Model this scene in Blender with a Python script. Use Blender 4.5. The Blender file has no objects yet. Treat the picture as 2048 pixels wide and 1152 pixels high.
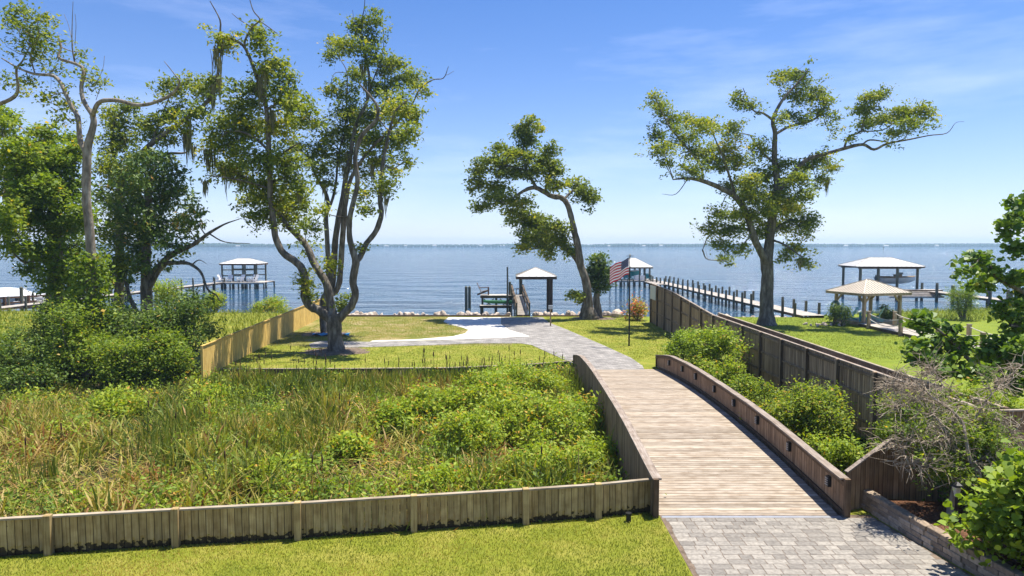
import bpy, math, random
import numpy as np
from mathutils import Vector, Matrix
rng = np.random.default_rng(7)
random.seed(7)
S = bpy.context.scene
COL = S.collection
# ------------------------------------------------------------------ camera
HC = 5.9
F = 24 / 36 * 2048
PITCH = math.atan(86 / F)
cam_d = bpy.data.cameras.new('camera'); cam = bpy.data.objects.new('camera', cam_d); COL.objects.link(cam)
cam_d.lens = 24; cam_d.sensor_width = 36; cam_d.clip_end = 9000; cam_d.clip_start = 0.1
cam.location = (0, 0, HC); cam.rotation_euler = (math.pi / 2 - PITCH, 0, 0)
S.camera = cam
# ------------------------------------------------------------------ sky and sun
SUN_DIR = Vector((0.27, 0.19, 1.0)).normalized()          # towards the sun
elev = math.asin(SUN_DIR.z); azim = math.atan2(SUN_DIR.x, SUN_DIR.y)
W = bpy.data.worlds.new('World'); S.world = W; W.use_nodes = True
nt = W.node_tree; nt.nodes.clear()
out = nt.nodes.new('ShaderNodeOutputWorld'); bg = nt.nodes.new('ShaderNodeBackground')
sky = nt.nodes.new('ShaderNodeTexSky'); sky.sky_type = 'NISHITA'; sky.sun_disc = False
sky.sun_elevation = elev; sky.sun_rotation = azim; sky.altitude = 0; sky.air_density = 1.0; sky.dust_density = 0.15; sky.ozone_density = 5.0
bg.inputs['Strength'].default_value = 0.073
# thin streaky clouds in the sky itself
tc = nt.nodes.new('ShaderNodeTexCoord'); mp = nt.nodes.new('ShaderNodeMapping'); mp.inputs['Scale'].default_value = (1.6, 1.6, 9)
nz = nt.nodes.new('ShaderNodeTexNoise'); nz.inputs['Scale'].default_value = 1.6; nz.inputs['Detail'].default_value = 7; nz.inputs['Roughness'].default_value = 0.6
rp = nt.nodes.new('ShaderNodeValToRGB'); rp.color_ramp.elements[0].position = 0.46; rp.color_ramp.elements[1].position = 0.88
mul = nt.nodes.new('ShaderNodeMath'); mul.operation = 'MULTIPLY'; mul.inputs[1].default_value = 0.42
mixc = nt.nodes.new('ShaderNodeMixRGB'); mixc.inputs[2].default_value = (9.0, 9.6, 10.2, 1)
L = nt.links.new
L(tc.outputs['Generated'], mp.inputs['Vector']); L(mp.outputs['Vector'], nz.inputs['Vector']); L(nz.outputs['Fac'], rp.inputs['Fac'])
L(rp.outputs['Color'], mul.inputs[0]); L(mul.outputs[0], mixc.inputs[0]); L(sky.outputs['Color'], mixc.inputs[1])
hsv = nt.nodes.new('ShaderNodeHueSaturation'); hsv.inputs['Saturation'].default_value = 1.18
tint = nt.nodes.new('ShaderNodeMixRGB'); tint.blend_type = 'MULTIPLY'; tint.inputs[0].default_value = 1.0; tint.inputs[2].default_value = (0.90, 0.93, 1.14, 1)
sz = nt.nodes.new('ShaderNodeSeparateXYZ'); L(tc.outputs['Generated'], sz.inputs[0])
i1 = nt.nodes.new('ShaderNodeMath'); i1.operation = 'SUBTRACT'; i1.inputs[0].default_value = 1.0; i1.use_clamp = True; L(sz.outputs['Z'], i1.inputs[1])
i2 = nt.nodes.new('ShaderNodeMath'); i2.operation = 'POWER'; i2.inputs[1].default_value = 7.0; L(i1.outputs[0], i2.inputs[0])
i3 = nt.nodes.new('ShaderNodeMath'); i3.operation = 'MULTIPLY'; i3.inputs[1].default_value = 0.45; L(i2.outputs[0], i3.inputs[0])
hzm = nt.nodes.new('ShaderNodeMixRGB'); hzm.inputs[2].default_value = (8.6, 8.9, 9.0, 1); L(i3.outputs[0], hzm.inputs[0]); L(mixc.outputs[0], hzm.inputs[1])   # pale sea haze low in the sky
L(hzm.outputs[0], hsv.inputs['Color']); L(hsv.outputs[0], tint.inputs[1]); L(tint.outputs[0], bg.inputs['Color']); L(bg.outputs[0], out.inputs['Surface'])
sd = bpy.data.lights.new('sun', 'SUN'); sd.energy = 5.0; sd.angle = math.radians(0.53); sd.color = (1.0, 0.94, 0.83)
sun = bpy.data.objects.new('sun', sd); COL.objects.link(sun); sun.location = (20, 15, 60)
sun.rotation_euler = (-SUN_DIR).to_track_quat('-Z', 'Y').to_euler()
S.view_settings.view_transform = 'Standard'; S.view_settings.look = 'None'; S.view_settings.gamma = 1.0
S.view_settings.use_curve_mapping = False; S.view_settings.exposure = 0.95

# ------------------------------------------------------------------ pixel -> place helpers (photo pixels, 2048 wide)
def _ray(x, y):
    dx = (x - 1024) / F; dy = -(y - 576) / F
    return Vector((dx, math.cos(PITCH) + dy * math.sin(PITCH), -math.sin(PITCH) + dy * math.cos(PITCH)))
def G(x, y, z):                       # point of the level z seen at that pixel
    r = _ray(x, y); t = (z - HC) / r.z
    return Vector((r.x * t, r.y * t, z))
def D(x, y, Y):                       # point at depth Y
    r = _ray(x, y); t = Y / r.y
    return Vector((r.x * t, Y, HC + r.z * t))
LAND = -0.2; WATER = -0.9; MARSH = -0.9

# ------------------------------------------------------------------ materials
def newmat(name):
    m = bpy.data.materials.new(name); m.use_nodes = True
    n = m.node_tree.nodes; b = n['Principled BSDF']
    return m, m.node_tree, b
def ramp(nt, stops):
    r = nt.nodes.new('ShaderNodeValToRGB'); e = r.color_ramp.elements
    while len(e) < len(stops): e.new(0.5)
    for k, (p, c) in enumerate(stops):
        e[k].position = p; e[k].color = (*c, 1)
    return r
def noise_mat(name, stops, scale=4, detail=6, rough=0.9, bump=0.3, bscale=None, coord='Object', stretch=(1, 1, 1), spec=0.2, bdist=0.02, rnoise=0.6):
    m, t, b = newmat(name)
    tc = t.nodes.new('ShaderNodeTexCoord'); mp = t.nodes.new('ShaderNodeMapping'); mp.inputs['Scale'].default_value = stretch
    t.links.new(tc.outputs[coord], mp.inputs['Vector'])
    nz = t.nodes.new('ShaderNodeTexNoise'); nz.inputs['Scale'].default_value = scale; nz.inputs['Detail'].default_value = detail; nz.inputs['Roughness'].default_value = rnoise
    t.links.new(mp.outputs[0], nz.inputs['Vector'])
    r = ramp(t, stops); t.links.new(nz.outputs['Fac'], r.inputs['Fac']); t.links.new(r.outputs['Color'], b.inputs['Base Color'])
    b.inputs['Roughness'].default_value = rough; b.inputs['Specular IOR Level'].default_value = spec
    if bump:
        n2 = t.nodes.new('ShaderNodeTexNoise'); n2.inputs['Scale'].default_value = bscale or scale * 6; n2.inputs['Detail'].default_value = 6
        t.links.new(mp.outputs[0], n2.inputs['Vector'])
        bp = t.nodes.new('ShaderNodeBump'); bp.inputs['Strength'].default_value = bump; bp.inputs['Distance'].default_value = bdist
        t.links.new(n2.outputs['Fac'], bp.inputs['Height']); t.links.new(bp.outputs[0], b.inputs['Normal'])
    return m
def wood_mat(name, c0, c1, c2, axis='z', var=0.25, rot=None, rough=0.85, stain=False, edge=None):
    """weathered board: grain along one local axis, each board its own tone"""
    m, t, b = newmat(name)
    tc = t.nodes.new('ShaderNodeTexCoord'); oi = t.nodes.new('ShaderNodeObjectInfo')
    ad = t.nodes.new('ShaderNodeVectorMath'); ad.operation = 'ADD'
    sc = t.nodes.new('ShaderNodeMath'); sc.operation = 'MULTIPLY'; sc.inputs[1].default_value = 57.0
    t.links.new(oi.outputs['Random'], sc.inputs[0]); t.links.new(tc.outputs['Object'], ad.inputs[0]); t.links.new(sc.outputs[0], ad.inputs[1])
    mp = t.nodes.new('ShaderNodeMapping'); s = {'x': (1.2, 26, 26), 'y': (26, 1.2, 26), 'z': (26, 26, 1.2)}[axis]; mp.inputs['Scale'].default_value = s
    t.links.new(ad.outputs[0], mp.inputs['Vector'])
    nz = t.nodes.new('ShaderNodeTexNoise'); nz.inputs['Scale'].default_value = 1.0; nz.inputs['Detail'].default_value = 8; nz.inputs['Roughness'].default_value = 0.65
    t.links.new(mp.outputs[0], nz.inputs['Vector'])
    r = ramp(t, [(0.28, c0), (0.5, c1), (0.72, c2)]); t.links.new(nz.outputs['Fac'], r.inputs['Fac'])
    # per-board tone
    hs = t.nodes.new('ShaderNodeHueSaturation'); mr = t.nodes.new('ShaderNodeMapRange'); mr.inputs[3].default_value = 1 - var; mr.inputs[4].default_value = 1 + var
    t.links.new(oi.outputs['Random'], mr.inputs[0]); t.links.new(mr.outputs[0], hs.inputs['Value']); t.links.new(r.outputs['Color'], hs.inputs['Color'])
    # blotches and knots
    n3 = t.nodes.new('ShaderNodeTexNoise'); n3.inputs['Scale'].default_value = 3.0; n3.inputs['Detail'].default_value = 4
    t.links.new(ad.outputs[0], n3.inputs['Vector'])
    r3 = ramp(t, [(0.35, (0.62, 0.56, 0.5)), (0.6, (1, 1, 1))]); t.links.new(n3.outputs['Fac'], r3.inputs['Fac'])
    mx = t.nodes.new('ShaderNodeMixRGB'); mx.blend_type = 'MULTIPLY'; mx.inputs[0].default_value = 0.7
    t.links.new(hs.outputs[0], mx.inputs[1]); t.links.new(r3.outputs['Color'], mx.inputs[2])
    last = mx.outputs[0]
    vo = t.nodes.new('ShaderNodeTexVoronoi'); vo.inputs['Scale'].default_value = 2.6; t.links.new(ad.outputs[0], vo.inputs['Vector'])
    r4 = ramp(t, [(0.03, (0.25, 0.17, 0.1)), (0.07, (1, 1, 1))]); t.links.new(vo.outputs['Distance'], r4.inputs['Fac'])
    mk = t.nodes.new('ShaderNodeMixRGB'); mk.blend_type = 'MULTIPLY'; mk.inputs[0].default_value = 0.8
    t.links.new(last, mk.inputs[1]); t.links.new(r4.outputs['Color'], mk.inputs[2]); last = mk.outputs[0]
    if stain:      # mildew creeping up from the wet foot of the board
        sp = t.nodes.new('ShaderNodeSeparateXYZ'); t.links.new(tc.outputs['Object'], sp.inputs[0])
        n5 = t.nodes.new('ShaderNodeTexNoise'); n5.inputs['Scale'].default_value = 9; t.links.new(ad.outputs[0], n5.inputs['Vector'])
        ma = t.nodes.new('ShaderNodeMath'); ma.operation = 'MULTIPLY_ADD'; ma.inputs[1].default_value = -0.55; t.links.new(n5.outputs['Fac'], ma.inputs[0]); t.links.new(sp.outputs['Z'], ma.inputs[2])
        r5 = ramp(t, [(0.0, (0.06, 0.045, 0.03)), (0.03, (1.0, 0.95, 0.6)), (0.12, (1, 1, 1))])
        r5.color_ramp.elements[1].position = 0.03
        of = t.nodes.new('ShaderNodeMath'); of.operation = 'ADD'; of.inputs[1].default_value = 0.03; t.links.new(ma.outputs[0], of.inputs[0]); t.links.new(of.outputs[0], r5.inputs['Fac'])
        ms = t.nodes.new('ShaderNodeMixRGB'); ms.blend_type = 'MULTIPLY'; ms.inputs[0].default_value = 0.9
        t.links.new(last, ms.inputs[1]); t.links.new(r5.outputs['Color'], ms.inputs[2]); last = ms.outputs[0]
    if edge:       # seam shade between boards, painted into the colour along their long edges
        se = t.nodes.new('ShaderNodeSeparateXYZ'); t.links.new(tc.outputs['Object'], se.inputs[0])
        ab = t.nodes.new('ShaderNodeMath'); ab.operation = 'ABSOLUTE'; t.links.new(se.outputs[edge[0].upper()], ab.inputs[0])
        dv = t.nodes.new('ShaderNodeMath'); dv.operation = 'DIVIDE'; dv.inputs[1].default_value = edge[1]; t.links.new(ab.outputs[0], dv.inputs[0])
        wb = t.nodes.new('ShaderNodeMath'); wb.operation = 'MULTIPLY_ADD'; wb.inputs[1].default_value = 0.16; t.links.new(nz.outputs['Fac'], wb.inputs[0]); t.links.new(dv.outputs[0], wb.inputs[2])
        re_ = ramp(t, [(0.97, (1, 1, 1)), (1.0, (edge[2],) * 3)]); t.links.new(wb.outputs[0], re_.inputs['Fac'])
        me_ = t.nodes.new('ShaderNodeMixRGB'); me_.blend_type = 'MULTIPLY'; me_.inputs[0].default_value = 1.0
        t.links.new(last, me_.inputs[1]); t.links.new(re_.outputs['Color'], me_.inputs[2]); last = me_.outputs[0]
    t.links.new(last, b.inputs['Base Color'])
    b.inputs['Roughness'].default_value = rough; b.inputs['Specular IOR Level'].default_value = 0.25
    bp = t.nodes.new('ShaderNodeBump'); bp.inputs['Strength'].default_value = 0.35; bp.inputs['Distance'].default_value = 0.01
    t.links.new(nz.outputs['Fac'], bp.inputs['Height']); t.links.new(bp.outputs[0], b.inputs['Normal'])
    return m
def leaf_mat(name, stops, trans=0.35, rough=0.6, gain=1.85):
    """leaf tone varies leaf by leaf through the face attribute 'tone'"""
    m, t, b = newmat(name)
    stops = [(p, (c[0] * gain * 1.12, c[1] * gain * 1.06, c[2] * gain * 0.7)) for p, c in stops]
    at = t.nodes.new('ShaderNodeAttribute'); at.attribute_name = 'tone'
    r = ramp(t, stops); t.links.new(at.outputs['Fac'], r.inputs['Fac'])
    t.links.new(r.outputs['Color'], b.inputs['Base Color']); b.inputs['Roughness'].default_value = rough; b.inputs['Specular IOR Level'].default_value = 0.35
    tr = t.nodes.new('ShaderNodeBsdfTranslucent')
    g = t.nodes.new('ShaderNodeMixRGB'); g.blend_type = 'MULTIPLY'; g.inputs[0].default_value = 1; g.inputs[2].default_value = (1.25, 1.2, 0.55, 1)
    t.links.new(r.outputs['Color'], g.inputs[1]); t.links.new(g.outputs[0], tr.inputs['Color'])
    mx = t.nodes.new('ShaderNodeMixShader'); mx.inputs[0].default_value = trans
    o = t.nodes['Material Output']; t.links.new(b.outputs[0], mx.inputs[1]); t.links.new(tr.outputs[0], mx.inputs[2]); t.links.new(mx.outputs[0], o.inputs['Surface'])
    return m
def plain(name, c, rough=0.5, metal=0.0, spec=0.4, n=0.08, sc=8):
    d = tuple(max(0, v * (1 - n * 2)) for v in c)
    m = noise_mat(name, [(0.3, d), (0.7, c)], scale=sc, rough=rough, bump=0.05, spec=spec)
    m.node_tree.nodes['Principled BSDF'].inputs['Metallic'].default_value = metal
    return m
M = {}
M['lawn'] = noise_mat('lawn', [(0.25, (0.12, 0.15, 0.014)), (0.46, (0.20, 0.225, 0.02)), (0.62, (0.28, 0.265, 0.045)), (0.8, (0.36, 0.29, 0.11))], scale=0.9, detail=10, bump=0.9, bscale=45, bdist=0.05, rnoise=0.7)
M['lawn_patchy'] = noise_mat('lawn_patchy', [(0.30, (0.11, 0.135, 0.02)), (0.47, (0.18, 0.18, 0.035)), (0.58, (0.28, 0.225, 0.09)), (0.72, (0.44, 0.36, 0.23))], scale=0.55, detail=10, bump=0.9, bscale=40, bdist=0.05, rnoise=0.72)
M['lawn_bright'] = noise_mat('lawn_bright', [(0.3, (0.12, 0.17, 0.012)), (0.55, (0.18, 0.23, 0.016)), (0.75, (0.23, 0.25, 0.03))], scale=0.7, detail=10, bump=0.9, bscale=40, bdist=0.05, rnoise=0.7)
M['mud'] = noise_mat('mud', [(0.3, (0.025, 0.02, 0.012)), (0.5, (0.055, 0.044, 0.024)), (0.7, (0.11, 0.088, 0.05))], scale=3, bump=0.8, bscale=25, bdist=0.06)
M['mulch'] = noise_mat('mulch', [(0.3, (0.035, 0.018, 0.010)), (0.5, (0.12, 0.055, 0.028)), (0.7, (0.24, 0.115, 0.06))], scale=22, bump=1.0, bscale=40, bdist=0.05)
M['dirt'] = noise_mat('dirt', [(0.3, (0.09, 0.065, 0.045)), (0.6, (0.20, 0.15, 0.11)), (0.8, (0.32, 0.26, 0.19))], scale=6, bump=0.8, bscale=40, bdist=0.04)
M['concrete'] = noise_mat('concrete', [(0.3, (0.56, 0.53, 0.49)), (0.6, (0.68, 0.66, 0.62)), (0.8, (0.74, 0.72, 0.69))], scale=1.2, bump=0.15, bscale=60)
M['rock'] = noise_mat('rock', [(0.3, (0.28, 0.22, 0.17)), (0.5, (0.48, 0.40, 0.33)), (0.7, (0.62, 0.56, 0.50))], scale=3, bump=0.6, bscale=12, bdist=0.05)
M['bark'] = noise_mat('bark', [(0.3, (0.055, 0.045, 0.036)), (0.5, (0.14, 0.118, 0.095)), (0.68, (0.27, 0.245, 0.205))], scale=3.0, bump=1.0, bscale=14, bdist=0.06, stretch=(1.6, 1.6, 0.45))
M['bark_pale'] = noise_mat('bark_pale', [(0.3, (0.10, 0.08, 0.06)), (0.5, (0.24, 0.20, 0.155)), (0.7, (0.38, 0.34, 0.28))], scale=3.5, bump=0.9, bscale=16, bdist=0.04, stretch=(1.6, 1.6, 0.5))
M['dead_wood'] = noise_mat('dead_wood', [(0.3, (0.26, 0.20, 0.145)), (0.6, (0.48, 0.40, 0.31)), (0.8, (0.62, 0.55, 0.45))], scale=8, bump=0.5, bscale=30)
oak_stops = [(0.0, (0.035, 0.058, 0.012)), (0.45, (0.078, 0.108, 0.016)), (0.8, (0.15, 0.165, 0.02)), (1.0, (0.24, 0.19, 0.03))]
M['leaf_oak'] = leaf_mat('leaf_oak', oak_stops, trans=0.38, gain=2.25)
M['leaf_dark'] = leaf_mat('leaf_dark', [(0.0, (0.014, 0.03, 0.010)), (0.5, (0.034, 0.062, 0.014)), (0.85, (0.075, 0.105, 0.02)), (1.0, (0.16, 0.12, 0.035))], trans=0.35, gain=2.6)
M['leaf_magnolia'] = leaf_mat('leaf_magnolia', [(0.0, (0.014, 0.03, 0.010)), (0.6, (0.034, 0.06, 0.014)), (0.85, (0.09, 0.10, 0.025)), (1.0, (0.20, 0.11, 0.035))], trans=0.15, rough=0.5, gain=2.9)
M['leaf_vine'] = leaf_mat('leaf_vine', [(0.0, (0.03, 0.06, 0.012)), (0.5, (0.075, 0.12, 0.016)), (0.9, (0.15, 0.18, 0.025)), (1.0, (0.24, 0.17, 0.04))], trans=0.45, gain=2.1)
M['leaf_bright'] = leaf_mat('leaf_bright', [(0.0, (0.05, 0.09, 0.012)), (0.5, (0.11, 0.17, 0.018)), (0.9, (0.19, 0.225, 0.025)), (1.0, (0.30, 0.18, 0.05))], trans=0.4)
M['leaf_broad'] = leaf_mat('leaf_broad', [(0.0, (0.03, 0.065, 0.014)), (0.5, (0.065, 0.115, 0.02)), (0.9, (0.12, 0.165, 0.03)), (1.0, (0.22, 0.20, 0.05))], trans=0.35, rough=0.5, gain=2.0)
M['reed'] = leaf_mat('reed', [(0.0, (0.018, 0.038, 0.010)), (0.28, (0.075, 0.115, 0.018)), (0.5, (0.155, 0.175, 0.03)), (0.7, (0.22, 0.185, 0.065)), (0.88, (0.27, 0.205, 0.12)), (1.0, (0.15, 0.062, 0.025))], trans=0.3, rough=0.6, gain=1.6)
M['grass'] = leaf_mat('grass', [(0.0, (0.06, 0.09, 0.014)), (0.5, (0.125, 0.16, 0.02)), (0.8, (0.19, 0.19, 0.035)), (1.0, (0.30, 0.23, 0.10))], trans=0.35, rough=0.6, gain=1.45)
M['moss'] = leaf_mat('moss', [(0.0, (0.08, 0.085, 0.06)), (0.6, (0.16, 0.16, 0.12)), (1.0, (0.25, 0.24, 0.18))], trans=0.3, rough=0.9, gain=1.0)
M['flower'] = leaf_mat('flower', [(0.0, (0.10, 0.16, 0.03)), (0.45, (0.25, 0.25, 0.03)), (0.7, (0.5, 0.10, 0.08)), (1.0, (0.55, 0.33, 0.03))], trans=0.3, gain=1.2)
M['cattail'] = plain('cattail', (0.07, 0.035, 0.02), 0.95)
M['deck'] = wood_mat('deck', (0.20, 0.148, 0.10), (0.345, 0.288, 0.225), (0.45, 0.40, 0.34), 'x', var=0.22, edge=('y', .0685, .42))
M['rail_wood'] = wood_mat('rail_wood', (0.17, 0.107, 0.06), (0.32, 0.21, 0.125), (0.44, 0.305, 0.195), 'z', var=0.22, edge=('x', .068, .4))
M['cap_wood'] = wood_mat('cap_wood', (0.17, 0.135, 0.11), (0.29, 0.24, 0.20), (0.40, 0.34, 0.29), 'y', var=0.12)
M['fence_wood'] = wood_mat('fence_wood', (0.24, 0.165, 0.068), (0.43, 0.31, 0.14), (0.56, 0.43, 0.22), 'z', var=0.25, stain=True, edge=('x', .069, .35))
M['fence_post'] = wood_mat('fence_post', (0.24, 0.168, 0.07), (0.42, 0.305, 0.14), (0.52, 0.40, 0.20), 'z', var=0.15)
M['fence_cap'] = wood_mat('fence_cap', (0.22, 0.18, 0.125), (0.34, 0.285, 0.21), (0.44, 0.38, 0.30), 'x', var=0.1)
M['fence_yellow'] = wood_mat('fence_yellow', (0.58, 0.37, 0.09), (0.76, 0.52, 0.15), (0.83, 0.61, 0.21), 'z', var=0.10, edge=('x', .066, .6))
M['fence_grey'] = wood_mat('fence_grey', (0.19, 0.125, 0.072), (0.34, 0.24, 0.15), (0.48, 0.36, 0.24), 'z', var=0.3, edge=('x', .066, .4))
M['dock_wood'] = wood_mat('dock_wood', (0.30, 0.27, 0.23), (0.47, 0.43, 0.385), (0.58, 0.55, 0.50), 'x', var=0.1)
M['post_wood'] = wood_mat('post_wood', (0.25, 0.18, 0.11), (0.40, 0.30, 0.19), (0.50, 0.40, 0.28), 'z', var=0.12)
M['pile'] = wood_mat('pile', (0.055, 0.06, 0.045), (0.12, 0.125, 0.095), (0.20, 0.20, 0.16), 'z', var=0.2)
M['brown_wood'] = wood_mat('brown_wood', (0.06, 0.035, 0.022), (0.12, 0.07, 0.045), (0.18, 0.11, 0.075), 'x', var=0.1)
M['roof_white'] = plain('roof_white', (0.64, 0.64, 0.63), 0.45, 0.0, 0.5, 0.05)
M['roof_metal'] = plain('roof_metal', (0.52, 0.455, 0.37), 0.45, 0.0, 0.5, 0.10, 2)
M['white_plastic'] = plain('white_plastic', (0.8, 0.8, 0.8), 0.4)
M['teal_plastic'] = plain('teal_plastic', (0.02, 0.33, 0.36), 0.45)
M['seafoam_plastic'] = plain('seafoam_plastic', (0.33, 0.52, 0.46), 0.45)
M['black_metal'] = plain('black_metal', (0.018, 0.018, 0.02), 0.45, 0.3)
M['grey_metal'] = plain('grey_metal', (0.45, 0.46, 0.48), 0.4, 0.6)
M['lamp_glass'] = plain('lamp_glass', (0.55, 0.55, 0.50), 0.2)
M['rope'] = plain('rope', (0.62, 0.58, 0.50), 0.9)
M['green_boat'] = plain('green_boat', (0.03, 0.22, 0.08), 0.4)
M['tan'] = plain('tan', (0.40, 0.28, 0.17), 0.7)
M['blue_tarp'] = plain('blue_tarp', (0.05, 0.30, 0.55), 0.5)
M['paper'] = plain('paper', (0.66, 0.66, 0.60), 0.7)
M['hose'] = plain('hose', (0.01, 0.10, 0.12), 0.5)
M['gold'] = plain('gold', (0.65, 0.6, 0.5), 0.3, 0.7)

def mat_water():
    m, t, b = newmat('water')
    tc = t.nodes.new('ShaderNodeTexCoord')
    mp = t.nodes.new('ShaderNodeMapping'); mp.inputs['Scale'].default_value = (0.45, 1.0, 1)
    t.links.new(tc.outputs['Object'], mp.inputs['Vector'])
    n1 = t.nodes.new('ShaderNodeTexNoise'); n1.inputs['Scale'].default_value = 0.55; n1.inputs['Detail'].default_value = 5; n1.inputs['Roughness'].default_value = 0.62
    t.links.new(mp.outputs[0], n1.inputs['Vector'])
    n2 = t.nodes.new('ShaderNodeTexNoise'); n2.inputs['Scale'].default_value = 0.16; n2.inputs['Detail'].default_value = 3
    t.links.new(mp.outputs[0], n2.inputs['Vector'])
    ad = t.nodes.new('ShaderNodeMath'); ad.operation = 'MULTIPLY_ADD'; ad.inputs[1].default_value = 2.2
    t.links.new(n2.outputs['Fac'], ad.inputs[0]); t.links.new(n1.outputs['Fac'], ad.inputs[2])
    bp = t.nodes.new('ShaderNodeBump'); bp.inputs['Strength'].default_value = 1.0; bp.inputs['Distance'].default_value = 1.9
    t.links.new(ad.outputs[0], bp.inputs['Height']); t.links.new(bp.outputs[0], b.inputs['Normal'])
    # tannin-brown shallows in places, blue-green body elsewhere
    n3 = t.nodes.new('ShaderNodeTexNoise'); n3.inputs['Scale'].default_value = 1.0; n3.inputs['Detail'].default_value = 6
    mp3 = t.nodes.new('ShaderNodeMapping'); mp3.inputs['Scale'].default_value = (0.006, 0.045, 1); t.links.new(tc.outputs['Object'], mp3.inputs['Vector']); t.links.new(mp3.outputs[0], n3.inputs['Vector'])
    r = ramp(t, [(0.35, (0.008, 0.055, 0.12)), (0.58, (0.02, 0.06, 0.11)), (0.78, (0.06, 0.05, 0.06))])
    t.links.new(n3.outputs['Fac'], r.inputs['Fac']); t.links.new(r.outputs['Color'], b.inputs['Base Color'])
    b.inputs['Roughness'].default_value = 0.06; b.inputs['IOR'].default_value = 1.33; b.inputs['Specular IOR Level'].default_value = 0.5
    return m
M['water'] = mat_water()
def mat_paver(name):
    m, t, b = newmat(name)
    tc = t.nodes.new('ShaderNodeTexCoord'); br = t.nodes.new('ShaderNodeTexBrick')
    br.inputs['Scale'].default_value = 1.0; br.inputs['Brick Width'].default_value = 0.3; br.inputs['Row Height'].default_value = 0.17; br.inputs['Mortar Size'].default_value = 0.008
    br.inputs['Color1'].default_value = (0.33, 0.315, 0.30, 1); br.inputs['Color2'].default_value = (0.17, 0.163, 0.158, 1); br.inputs['Mortar'].default_value = (0.13, 0.12, 0.11, 1)
    t.links.new(tc.outputs['Object'], br.inputs['Vector'])
    nz = t.nodes.new('ShaderNodeTexNoise'); nz.inputs['Scale'].default_value = 1.2; nz.inputs['Detail'].default_value = 8; t.links.new(tc.outputs['Object'], nz.inputs['Vector'])
    r = ramp(t, [(0.3, (0.72, 0.70, 0.68)), (0.7, (1.15, 1.13, 1.1))]); t.links.new(nz.outputs['Fac'], r.inputs['Fac'])
    mx = t.nodes.new('ShaderNodeMixRGB'); mx.blend_type = 'MULTIPLY'; mx.inputs[0].default_value = 1
    t.links.new(br.outputs['Color'], mx.inputs[1]); t.links.new(r.outputs['Color'], mx.inputs[2]); t.links.new(mx.outputs[0], b.inputs['Base Color'])
    b.inputs['Roughness'].default_value = 0.9
    bp = t.nodes.new('ShaderNodeBump'); bp.inputs['Strength'].default_value = 0.6; bp.inputs['Distance'].default_value = 0.01
    inv = t.nodes.new('ShaderNodeMath'); inv.operation = 'SUBTRACT'; inv.inputs[0].default_value = 1; t.links.new(br.outputs['Fac'], inv.inputs[1])
    t.links.new(inv.outputs[0], bp.inputs['Height']); t.links.new(bp.outputs[0], b.inputs['Normal'])
    return m
M['paver_sheet'] = mat_paver('paver_sheet')
def mat_paver_piece(name, c0, c1, c2):
    m, t, b = newmat(name)
    oi = t.nodes.new('ShaderNodeObjectInfo'); tc = t.nodes.new('ShaderNodeTexCoord')
    r = ramp(t, [(0.0, c0), (0.5, c1), (1.0, c2)]); t.links.new(oi.outputs['Random'], r.inputs['Fac'])
    ge = t.nodes.new('ShaderNodeNewGeometry'); nz = t.nodes.new('ShaderNodeTexNoise'); nz.inputs['Scale'].default_value = 14; nz.inputs['Detail'].default_value = 8
    t.links.new(ge.outputs['Position'], nz.inputs['Vector'])
    r2 = ramp(t, [(0.3, (0.7, 0.68, 0.66)), (0.7, (1.15, 1.13, 1.1))]); t.links.new(nz.outputs['Fac'], r2.inputs['Fac'])
    mx = t.nodes.new('ShaderNodeMixRGB'); mx.blend_type = 'MULTIPLY'; mx.inputs[0].default_value = 1
    t.links.new(r.outputs['Color'], mx.inputs[1]); t.links.new(r2.outputs['Color'], mx.inputs[2]); t.links.new(mx.outputs[0], b.inputs['Base Color'])
    b.inputs['Roughness'].default_value = 0.9
    bp = t.nodes.new('ShaderNodeBump'); bp.inputs['Strength'].default_value = 0.4; bp.inputs['Distance'].default_value = 0.01
    t.links.new(nz.outputs['Fac'], bp.inputs['Height']); t.links.new(bp.outputs[0], b.inputs['Normal'])
    return m
M['paver'] = mat_paver_piece('paver', (0.175, 0.162, 0.145), (0.245, 0.228, 0.203), (0.30, 0.278, 0.245))
M['wall_block'] = mat_paver_piece('wall_block', (0.19, 0.145, 0.105), (0.32, 0.245, 0.175), (0.43, 0.345, 0.26))
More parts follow.
